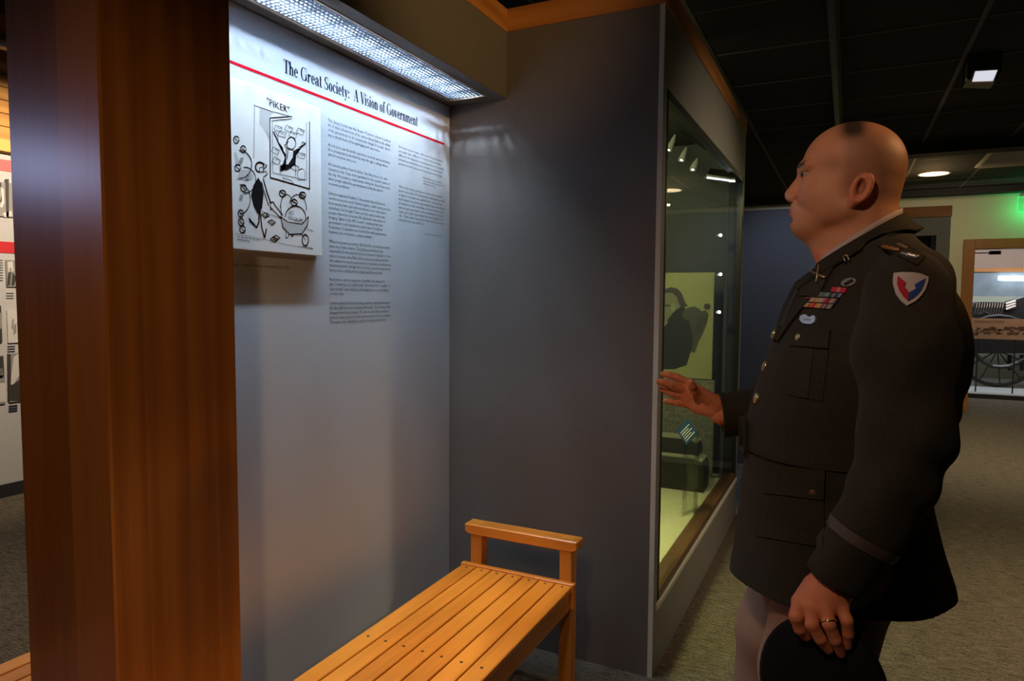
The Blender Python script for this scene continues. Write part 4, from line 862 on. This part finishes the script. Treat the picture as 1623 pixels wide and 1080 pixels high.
sleeve(La, [.068, .0765, .0670, .058, .0520, .0475], ld, La[5]-ld/np.linalg.norm(ld)*.003, .007,
       lambda x, y, z: .0022*np.sin(z*70+x*50)*np.exp(-((z-1.11)/.07)**2)+.0016*np.sin(z*40-x*70), .037)
Ra = [np.array(p) for p in (tuple(shR+np.array([0, .015, -.02])), (.03, 1.80, 1.27), (.03, 1.83, 1.15), P(1215, 652, 1.83), P(1143, 658, RY))]
rd = Ra[4]-Ra[3]
sleeve(Ra, [.068, .070, .064, .058, .0580], rd, Ra[4], .012, lambda x, y, z: .0018*np.sin(x*90+z*30), .047)
JV, JF = J.mesh(); JV = smooth_v(JV, JF, 2, .45)
# ---- trousers and shoes
T = SDF((-.34, 1.25, .03), (.22, 1.85, .95), .0060)
hipL, hipR = (.0, PY-.085, .90), (-.035, PY+.085, .90)
T.cap(hipL, hipR, .125, .125, .04)
T.chain([hipL, (-.035, 1.44, .66), (-.03, 1.435, .46), (.03, 1.44, .08)], [.112, .098, .080, .068], .03)
T.chain([hipR, (-.105, 1.625, .64), (-.13, 1.635, .46), (-.10, 1.64, .08)], [.112, .098, .080, .068], .03)
sl, (x, y, z) = T.sub((-.34, 1.25, .03), (.22, 1.85, .95)); T.D[sl] -= .0025*np.sin(z*45+x*20)*np.clip((.75-z)*4, 0, 1)
T.D[sl] = np.maximum(T.D[sl], .055-z)
TV, TFc = T.mesh(); TV = smooth_v(TV, TFc, 2, .45)
# ---- body core kept under the clothes, one skin with head and hands
B = SDF((-.33, 1.2, .03), (.25, 1.9, 1.56), .009)
B.chain([(.0, PY, .92), (.02, PY, 1.12), (.05, PY, 1.32)], [.12, .13, .135], .05); B.cap((.03, PY, 1.36), (.02, PY, 1.50), .07, .058, .04)
B.chain([tuple(p) for p in La[:5]], [.045, .052, .045, .04, .03], .02); B.cap((.05, PY, 1.41), tuple(La[0]), .06, .045, .03)
B.chain([tuple(p) for p in Ra], [.045, .05, .045, .04, .028], .02); B.cap((.05, PY, 1.41), tuple(Ra[0]), .06, .045, .03)
B.chain([hipL, (-.035, 1.44, .66), (-.03, 1.435, .46), (.03, 1.44, .07)], [.09, .08, .06, .045], .03)
B.chain([hipR, (-.105, 1.625, .64), (-.13, 1.635, .46), (-.10, 1.64, .07)], [.09, .08, .06, .045], .03)
BV, BF = B.mesh()
me, V = to_mesh('body', [(HV, HF), (LV, LF), (RV, RF), (BV, BF)])
# skin tone: cropped hair, brows and lips are coloured where they grow
f_ = -V[:, 0]*1000-12; s_ = (PY-V[:, 1])*1000; z_ = V[:, 2]; hd = z_ > 1.5
def sst(x, a, b): t = np.clip((x-a)/(b-a), 0, 1); return t*t*(3-2*t)
asn = np.abs(s_)
hair = sst(-f_, -18, 12)*sst(z_, 1.575, 1.605)*(1-.55*sst(z_, 1.70, 1.735))
hair = np.maximum(hair, .55*np.exp(-(((f_-20)/24)**2+((z_-1.662)/.020)**2)**1.3)*sst(asn, 45, 60))
top = sst(z_, 1.698, 1.728)*np.exp(-(((f_+10)/24)**2)**1.5)*.9; ear = (asn > 75)*((((f_+29)*.936+(z_-1.611)*352)/20)**2+(((z_-1.611)*936-(f_+29)*.352)/33)**2 < 1)
hair = np.where(ear, 0, np.clip(hair*.42+top*1.0, 0, 1))
brow = sst(z_, 1.6645, 1.6675)*(1-sst(z_, 1.6735, 1.678))*sst(asn, 6, 12)*(1-sst(asn, 46, 56))*(f_ > 42)
lips = sst(f_, 84, 90)*(z_ > 1.5695)*(z_ < 1.5905)*(asn < 22); lash = np.exp(-((z_-1.6552)/.0011)**2)*(asn > 22)*(asn < 50)*(f_ > 55)*(f_ < 92); brow = np.maximum(brow, .9*lash); inner = ear*(asn < 84)*(((f_+27)/10)**2+((z_-1.6125)/.017)**2 < 1)  # lash line with lid crease shade, and ear hollow shade, painted into the tone
skin = np.array([.60, .270, .140]); hc = np.array([.060, .040, .028]); lc = np.array([.42, .14, .095])
C = skin[None]*(1-hair[:, None])+hc[None]*hair[:, None]; C = C*(1-.92*brow[:, None])+np.array([.035, .022, .015])[None]*.92*brow[:, None]
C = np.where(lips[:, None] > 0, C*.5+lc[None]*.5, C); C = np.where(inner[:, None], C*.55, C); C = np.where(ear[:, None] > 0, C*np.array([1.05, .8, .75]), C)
C[~hd] = skin*np.array([1.25, .98, .88])
ca = me.color_attributes.new('tone', 'FLOAT_COLOR', 'POINT'); ca.data.foreach_set('color', np.concatenate([C, np.ones((len(C), 1))], 1).astype(np.float32).ravel())
sk = mat('skin', (.5, .26, .16), .48, spec=.35, bump=.25, bscale=900); nt = sk.node_tree; cn = nt.nodes.new('ShaderNodeVertexColor'); cn.layer_name = 'tone'
nt.links.new(cn.outputs['Color'], nt.nodes['Principled BSDF'].inputs['Base Color']); sb = nt.nodes['Principled BSDF']
sb.inputs['Subsurface Weight'].default_value = .15; sb.inputs['Subsurface Radius'].default_value = (.6, .25, .12); sb.inputs['Subsurface Scale'].default_value = .01
link('body', me, sk, man, True)
eyew = mat('eye_white', (.34, .28, .24), .25); iris = mat('iris', (.035, .04, .045), .2)
for s in (-1, 1):
    bm = bmesh.new(); bmesh.ops.create_uvsphere(bm, u_segments=20, v_segments=14, radius=.0122); mm = bpy.data.meshes.new('eye'); bm.to_mesh(mm); bm.free()
    mm.transform(Matrix.Translation(Hd(68.5, 31.5*s, 1.6508))); e = link('eye', mm, eyew, man, True)
    c = Vector(Hd(68.5, 31.5*s, 1.6508)); dv = Vector((-1, -.42, -.02)).normalized()
    MB().tube([c+dv*.0112, c+dv*.0126], [.0066, .0034], 14).build('iris', iris, e, 0, True)
# clothes
wool = mat('dark_green_wool', (.033, .029, .019), .85, noise=.35, nscale=420, bump=.5, bscale=900, spec=.15, sheen=.05)
wool2 = mat('dark_wool_trim', (.038, .033, .021), .8, noise=.3, nscale=420, bump=.4, bscale=900, spec=.15)
taupe = mat('taupe_wool', (.35, .215, .150), .85, noise=.12, nscale=420, bump=.4, bscale=900, spec=.15)
brass = mat('brass', (.62, .50, .27), .32, metal=.85); silver = mat('silver_badge', (.50, .50, .50), .35, metal=.7); braid = mat('cuff_braid', (.085, .062, .045), .6)
shirt = mat('tan_shirt', (.48, .38, .32), .8); tie = mat('dark_tie', (.02, .02, .018), .6); shoe = mat('brown_shoe', (.10, .045, .02), .25); capm = mat('cap_wool', (.006, .0055, .005), .85, noise=.3, nscale=400, spec=.2)
jm, _ = to_mesh('jacket', [(JV, JF)]); jacket = link('jacket', jm, wool, man, True)
bvh = BVHTree.FromPolygons([Vector(v) for v in JV], [tuple(int(i) for i in f) for f in JF])
tm_, _ = to_mesh('trousers', [(TV, TFc)]); trousers = link('trousers', tm_, taupe, man, True)
for nm, c in (('shoe', (.03, 1.44)), ('shoe', (-.10, 1.64))):
    S = SDF((c[0]-.26, c[1]-.08, -.004), (c[0]+.12, c[1]+.08, .14), .005); S.cap((c[0]+.02, c[1], .05), (c[0]-.15, c[1], .028), .048, .034, .02); S.cap((c[0]+.02, c[1], .05), (c[0]+.0, c[1], .10), .045, .05, .02)
    S.ell((c[0]-.11, c[1], .022), (.085, .048, .035), .02); sl, (x, y, z) = S.sub((-1, 0, -1), (1, 3, 1)); S.D[sl] = np.maximum(S.D[sl], .001-z)
    V_, F_ = S.mesh(); m_, _ = to_mesh(nm, [(V_, F_)]); link(nm, m_, shoe, man, True)
def cast(o, d, fallback=None):
    h, n, i, t = bvh.ray_cast(Vector(o), Vector(d).normalized())
    if h is None:
        h, n, i, t = bvh.find_nearest(Vector(o)+Vector(d).normalized()*1.5 if fallback is None else Vector(fallback))
    if n.dot(Vector(d)) > 0: n = -n
    return h, n
def patch(name, rows, th, m, parent):
    """rows of (point, normal) on the cloth; builds a raised patch of thickness th"""
    mb = MB(); ny, nx = len(rows), len(rows[0])
    for r in rows: mb.v += [tuple(p+n*th) for p, n in r]
    for r in rows: mb.v += [tuple(p-n*.003) for p, n in r]
    o = nx*ny
    for j in range(ny-1):
        for i in range(nx-1): a = j*nx+i; mb.f.append((a, a+1, a+nx+1, a+nx))
    ring_ = [i for i in range(nx)]+[j*nx+nx-1 for j in range(1, ny)]+[(ny-1)*nx+i for i in range(nx-2, -1, -1)]+[j*nx for j in range(ny-2, 0, -1)]
    for a, b in zip(ring_, ring_[1:]+ring_[:1]): mb.f.append((b, a, a+o, b+o))
    mb.mi = [0]*len(mb.f); me = mb.mesh(name); bm = bmesh.new(); bm.from_mesh(me); bmesh.ops.recalc_face_normals(bm, faces=bm.faces); bm.to_mesh(me); bm.free()
    return link(name, me, m, parent)
def drape(name, q, th, m, parent=None, nx=8, ny=5, nrm=None):
    """quad of image points (tl, tr, br, bl) laid on the cloth where the eye sees it"""
    rows = []
    for j in range(ny):
        r = []
        for i in range(nx):
            s, t = i/(nx-1), j/(ny-1); u = (q[0][0]*(1-s)+q[1][0]*s)*(1-t)+(q[3][0]*(1-s)+q[2][0]*s)*t; v = (q[0][1]*(1-s)+q[1][1]*s)*(1-t)+(q[3][1]*(1-s)+q[2][1]*s)*t
            r.append(cast(CAM, ray(u, v)))
        rows.append(r)
    return patch(name, rows, th, m, parent or jacket)
def drape_poly(name, pts, th, m, parent=None, up=.0, sub=0):
    bm = bmesh.new(); vs = [bm.verts.new((p[0], p[1], 0)) for p in pts]; bm.faces.new(vs); bm.normal_update()
    bmesh.ops.triangulate(bm, faces=bm.faces[:])
    if sub: bmesh.ops.subdivide_edges(bm, edges=bm.edges[:], cuts=sub, use_grid_fill=True)
    hs = [(v, cast(CAM, ray(v.co.x, v.co.y))) for v in bm.verts]; bd = [e for e in bm.edges if e.is_boundary]
    nv = sum((h[1] for _, h in hs), Vector()).normalized()
    for v, (p, n) in hs: v.co = p+n*(th+up)
    r = bmesh.ops.extrude_edge_only(bm, edges=bd)
    for v in [g for g in r['geom'] if isinstance(g, bmesh.types.BMVert)]: v.co -= nv*(th+.002 if not up else th)
    bmesh.ops.recalc_face_normals(bm, faces=bm.faces)
    me = bpy.data.meshes.new(name); bm.to_mesh(me); bm.free()
    return link(name, me, m, parent or jacket)
def front(name, q, th, m, nx=6, ny=12):
    """quad in chest coordinates (b to the man's left, z) laid on the front"""
    rows = []
    for j in range(ny):
        r = []
        for i in range(nx):
            s, t = i/(nx-1), j/(ny-1); b = (q[0][0]*(1-s)+q[1][0]*s)*(1-t)+(q[3][0]*(1-s)+q[2][0]*s)*t; z = (q[0][1]*(1-s)+q[1][1]*s)*(1-t)+(q[3][1]*(1-s)+q[2][1]*s)*t
            o = Vector((.03+FW[0]*.6+LT[0]*b, PY+FW[1]*.6+LT[1]*b, z)); r.append(cast(o, (-FW[0], -FW[1], 0)))
        rows.append(r)
    return patch(name, rows, th, m, jacket)
# V opening, tie and lapels
front('shirt_front', ((-.040, 1.475), (.040, 1.475), (.004, 1.345), (-.004, 1.345)), .0015, shirt)
front('tie', ((-.013, 1.468), (.013, 1.468), (.008, 1.345), (-.008, 1.345)), .006, tie, 4, 8)
for s in (1, -1):
    Q = ((s*.030, 1.480), (s*.088, 1.462), (s*.096, 1.405), (s*.018, 1.405)); front('lapel', Q, .006, wool2, 8, 8)
    Q = ((s*.018, 1.405), (s*.078, 1.400), (s*.012, 1.312), (s*.000, 1.318)); front('lapel', Q, .006, wool2, 8, 10)
def ring_band(name, zt, cxy, rt, zb, rb, th, m, a0, a1, n=56, parent=None, sit=False):
    mb = MB(); rows = []
    for i in range(n+1):
        a = a0+(a1-a0)*i/n; c, s = math.cos(a), math.sin(a); r = []
        for t in np.linspace(0, 1, 6):
            R = rt+(rb-rt)*t**1.3; x, y = cxy[0]+c*R*1.0, cxy[1]+s*R; z = zt(x)*(1-t)+zb(x)*t; p = Vector((x, y, z)); nrm = Vector((c, s, .45)).normalized()
            if sit and t > .6:
                h, n_, _, dist = bvh.find_nearest(p)
                if (p-h).dot(n_) < .004: p = h+n_*.004
            r.append((p, nrm))
        rows.append(r)
    mbp = patch(name, rows, th, m, parent or jacket)
    for p in mbp.data.polygons: p.use_smooth = True
    return mbp
cs = mat('collar_wool', (.029, .026, .017), .8, noise=.3, nscale=420, bump=.4, bscale=900, spec=.15)
ring_band('collar', lambda x: 1.507+.66*x, (.016, PY), .0765, lambda x: 1.462+.60*x, .108, .0045, cs, -PI+.42, PI-.42, 60, None, True)
ring_band('shirt_collar', lambda x: 1.519+.66*x, (.016, PY), .0735, lambda x: 1.480+.60*x, .0775, .0015, shirt, -PI+.06, PI-.06, 60, man)
# belt and buckle
rows = []
for i in range(73):
    a = 2*PI*i/72; r = []
    for z in (1.148, 1.142, 1.112, 1.099, 1.093):
        cx, dd, ww = [float(q) for q in prof(z)]; e = 2/2.25; c, s = math.cos(a), math.sin(a); A = math.copysign(abs(c)**e, c)*(dd+.004); Bq = math.copysign(abs(s)**e, s)*(ww+.004)
        p = Vector((cx+FW[0]*A+LT[0]*Bq, PY+FW[1]*A+LT[1]*Bq, z)); r.append((p, Vector((FW[0]*c+LT[0]*s, FW[1]*c+LT[1]*s, 0)).normalized()))
    rows.append(r)
belt = patch('belt', rows, .0045, wool2, jacket)
bk = MB(); o, n_ = cast((.0+FW[0]*.6+LT[0]*.012, PY+FW[1]*.6+LT[1]*.012, 1.12), (-FW[0], -FW[1], 0)); e1 = Vector((LT[0], LT[1], 0)); e2 = Vector((0, 0, 1)); o = o+n_*.009
for a, b in (((-.026, -.034), (-.020, .034)), ((.020, -.034), (.026, .034)), ((-.026, .028), (.026, .034)), ((-.026, -.034), (.026, -.028))):
    bk.prism([o+e1*x+e2*y for x, y in (a, (b[0], a[1]), b, (a[0], b[1]))], n_*.005)
bk.build('buckle', wool2, belt, .001)
def button(u, v, r=.0115, m=None, name='button', par=None):
    h, n = cast(CAM, ray(u, v)); return MB().tube([h-n*.002, h+n*.004, h+n*.0062], [r, r, r*.55], 14).build(name, m or brass, par or jacket, 0, True)
for u, v in ((1228, 530), (1213, 581), (1200, 632)): button(u, v)
# chest pocket, pleat, flap; lower pocket
drape('chest_pocket', ((1256, 550), (1314, 556), (1304, 636), (1246, 626)), .0022, wool, None, 10, 8)
drape('pocket_pleat', ((1277, 552), (1291, 554), (1282, 632), (1268, 630)), .0040, wool2, None, 5, 8)
drape('pocket_flap', ((1256, 518), (1317, 524), (1314, 553), (1254, 549)), .0050, wool2, None, 10, 5)
button(1267, 535, .0085)
drape('lower_pocket', ((1216, 745), (1306, 752), (1306, 868), (1200, 850)), .0030, wool, None, 10, 8)
drape('pocket_flap', ((1218, 738), (1308, 745), (1306, 792), (1214, 782)), .0060, wool2, None, 10, 5)
button(1289, 779, .0088, mat('worn_copper', (.40, .20, .12), .4, metal=.7))
# ribbons: rows of little bars, each bar a part with its stripes
rib = {'r': (.55, .02, .05), 'g': (.12, .22, .16), 'w': (.50, .42, .38), 'p': (.16, .03, .09), 'k': (.06, .05, .16), 'o': (.62, .20, .05), 'y': (.48, .40, .14), 'b': (.20, .30, .32), 's': (.50, .24, .18), 'l': (.25, .33, .12), 'd': (.03, .06, .03), 'n': (.10, .10, .22)}
rm = {k: mat('ribbon_'+n, rib[k], .7) for k, n in zip(rib, ('red', 'green', 'pale', 'plum', 'navy', 'orange', 'yellow', 'grey_blue', 'salmon', 'lime', 'dark_green', 'violet'))}
rows_ = [((1321, 456.5), (1344, 458.5), (1340, 466), (1319, 464), ['rrsrr']),
         ((1282, 463.5), (1337, 467), (1333, 473), (1277, 470.5), ['wpw', 'gbg', 'gbd', 'bkkb']),
         ((1276, 472.5), (1330, 475.5), (1325, 482.5), (1271, 478.5), ['rrwrr', 'wyoy', 'wsr', 'kosn']),
         ((1270, 480.5), (1323, 484), (1318, 491), (1264.5, 486.5), ['ldy', 'yror', 'oyyr', 'bdsb'])]
rbase = drape('ribbon_backing', ((1272, 466), (1336, 468), (1320, 490), (1266, 486)), .0030, mat('ribbon_black', (.01, .01, .01), .8), None, 8, 5)
for tl, tr_, br, bl, bars in rows_:
    for i, st in enumerate(bars):
        n = len(bars); A = lambda s: (tl[0]+(tr_[0]-tl[0])*s, tl[1]+(tr_[1]-tl[1])*s); Bq = lambda s: (bl[0]+(br[0]-bl[0])*s, bl[1]+(br[1]-bl[1])*s)
        s0, s1 = i/n+.006, (i+1)/n-.006; rb_ = None
        for j, c in enumerate(st):
            u0, u1 = s0+(s1-s0)*j/len(st), s0+(s1-s0)*(j+1)/len(st)
            o = drape_poly('ribbon_stripe' if j else 'ribbon_bar', (A(u0), A(u1), Bq(u1), Bq(u0)), .0045, rm[c], rb_ or rbase)
            if rb_ is None and False: rb_ = o
def wreath(name, u, v, a, b, rot, m):
    pts = [(u+a*math.cos(t)*math.cos(rot)-b*math.sin(t)*math.sin(rot), v+a*math.cos(t)*math.sin(rot)+b*math.sin(t)*math.cos(rot)) for t in [i*2*PI/18 for i in range(18)]]
    pts = [(x+(.6 if i % 2 else -.2)*(x-u)/a, y) for i, (x, y) in enumerate(pts)]
    o = drape_poly(name, pts, .0040, m); return o
w1 = wreath('oval_badge', 1346, 449, 12, 6.2, -.28, silver); drape_poly('badge_centre', [(1339, 452), (1352, 444), (1355, 448), (1342, 455)], .0008, M['black'], w1, .0042)
w2 = drape_poly('wing_badge', [(1269.5, 508), (1271, 502), (1276, 499.5), (1281, 500), (1281.5, 503), (1288, 503.5), (1289, 501), (1293, 501.5), (1295, 506), (1293, 512), (1288, 515), (1281, 514.5), (1274, 513)], .0040, silver)
drape_poly('badge_centre', [(1277, 506), (1288, 507), (1287, 510), (1278, 509)], .0006, M['ph2'], w2, .0044)
def rod(name, a, b, r, m, up=.004):
    p, n = cast(CAM, ray(*a)); q, n2 = cast(CAM, ray(*b)); return MB().tube([p+n*up, q+n2*up], [r*.8, r], 8).build(name, m, jacket, 0, True)
rod('crossed_pin', (1292, 434), (1313, 444), .0022, brass, .010); rod('crossed_pin', (1305, 426), (1301.5, 451), .0022, brass, .012)
rod('letter_pin', (1341, 411), (1344, 419), .0016, brass, .010); rod('letter_pin', (1347, 409), (1350, 417), .0016, brass, .010); rod('letter_pin', (1341, 411), (1347, 409), .0013, brass, .010)
# shoulder patch: pale shield, red and blue fields with a stepped white bolt
SP = lambda pts: [(1380+x/7.714, 360+y/7.714) for x, y in pts]
sp0 = drape_poly('shoulder_patch', SP([(290, 572), (400, 562), (520, 564), (600, 578), (692, 618), (688, 680), (660, 770), (610, 850), (540, 920), (440, 975), (370, 915), (315, 830), (286, 720), (282, 640)]), .0035, mat('patch_white', (.50, .43, .40), .8), None, 0, 3)
drape_poly('red_field', SP([(340, 612), (432, 700), (412, 745), (460, 810), (452, 920), (395, 860), (350, 780), (328, 700)]), .0016, mat('patch_red', (.42, .006, .018), .8), sp0, .0035, 3)
drape_poly('blue_field', SP([(650, 640), (530, 715), (545, 765), (462, 815), (456, 920), (530, 870), (600, 790), (636, 700)]), .0016, mat('patch_blue', (.012, .045, .22), .8), sp0, .0035, 3)
# epaulette with rank, cuff braid
ep = drape('epaulette', ((1392, 392), (1420, 380), (1464, 408), (1452, 422)), .0050, wool2, None, 8, 5)
for (p0, p1, rr, m) in (((1399, 396), (1426, 402), .0042, mat('gold_leaf', (.70, .34, .10), .35, metal=.9)), ((1422, 392), (1438, 399), .0028, brass), ((1414, 403), (1436, 408), .0032, silver), ((1434, 408), (1456, 414), .0046, silver)):
    (h0, n0), (h1, n1) = cast(CAM, ray(*p0)), cast(CAM, ray(*p1)); n0 = (n0+n1).normalized()
    MB().tube([h0.lerp(h1, t)+n0*.007 for t in (0, .12, .3, .42, .58, .72, .88, 1)], [rr*.3, rr*.8, rr, rr*.7, rr*1.05, rr*.75, rr*.9, rr*.2], 10).build('rank_insignia', m, ep, 0, True)
bp0 = [La[4].copy()+(La[5]-La[4])*.12]; ax_ = Vector(La[5]-La[4]).normalized(); c0 = Vector(La[4])+(Vector(La[5])-Vector(La[4]))*.18
u_ = ax_.orthogonal().normalized(); v_ = ax_.cross(u_); rows = []
for i in range(41):
    a = 2*PI*i/40; dv = u_*math.cos(a)+v_*math.sin(a); r = []
    for t in (-.009, 0, .009):
        h, n, _, _ = bvh.ray_cast(c0+ax_*t+dv*.10, -dv); h = h if h is not None and (h-c0).length < .075 else c0+ax_*t+dv*.05
        r.append((h, dv))
    rows.append(r)
patch('cuff_braid', rows, .0016, braid, jacket)
c1, c2_ = Vector(P(1309, 985, 1.205)), None
rn = Vector(P(1314, 990, 1.209))-Vector(P(1309, 964, 1.220)); rc = Vector(P(1309, 964, 1.220))+rn*.80; rn.normalize(); u_ = rn.orthogonal().normalized(); v_ = rn.cross(u_)
MB().tube([rc+u_*math.cos(a*PI/12)*.0122+v_*math.sin(a*PI/12)*.0122 for a in range(25)], .0016, 6, False).build('ring', mat('gold_ring', (.95, .75, .35), .2, metal=1), man, 0, True)
# service cap held by its brim in the hanging hand
ct = thing('service_cap', 'dark service cap held by its brim in the hanging left hand of the man', 'cap', P(1300, 1060, 1.25))
cc = Vector(P(1303, 1086, 1.252)); nx_ = Vector((-.25, -.95, .12)).normalized(); ux = nx_.cross(Vector((0, 0, 1))).normalized(); uz = ux.cross(nx_)
def disc(name, prof_, sx, sz, m, par, off=Vector()):
    mb = MB(); n = 40
    for (r, h) in prof_:
        for i in range(n): a = 2*PI*i/n; mb.v.append(tuple(cc+off+ux*math.cos(a)*r*sx+uz*math.sin(a)*r*sz+nx_*h))
    for j in range(len(prof_)-1):
        for i in range(n): a = j*n+i; b = j*n+(i+1) % n; mb.f.append((a, b, b+n, a+n))
    mb.f.append(tuple(range((len(prof_)-1)*n, len(prof_)*n))); mb.f.append(tuple(range(n-1, -1, -1))); mb.mi = [0]*len(mb.f)
    return mb.build(name, m, par, 0, True)
disc('crown', [(.070, -.030), (.092, -.018), (.106, -.004), (.108, .006), (.100, .014), (.05, .018), (.01, .018)], .98, 1.08, capm, ct)
disc('band', [(.070, -.062), (.072, -.060), (.072, -.028), (.066, -.026)], .98, 1.08, M['black'], ct)
mb = MB(); n = 14
for rr, hh in ((.072, -.058), (.094, -.052), (.106, -.042)):
    for i in range(n+1): a = PI*.34+PI*.32*i/n; q = cc+ux*math.cos(a)*rr*.98+uz*math.sin(a)*rr*1.08+nx_*hh; mb.v.append(tuple(q))
for dz in range(2):
    for i in range(n): a = dz*(n+1)+i; mb.f.append((a, a+1, a+n+2, a+n+1))
mb.mi = [0]*len(mb.f); vz = mb.build('visor', M['black'], ct, 0, True); sd = vz.modifiers.new('t', 'SOLIDIFY'); sd.thickness = .003
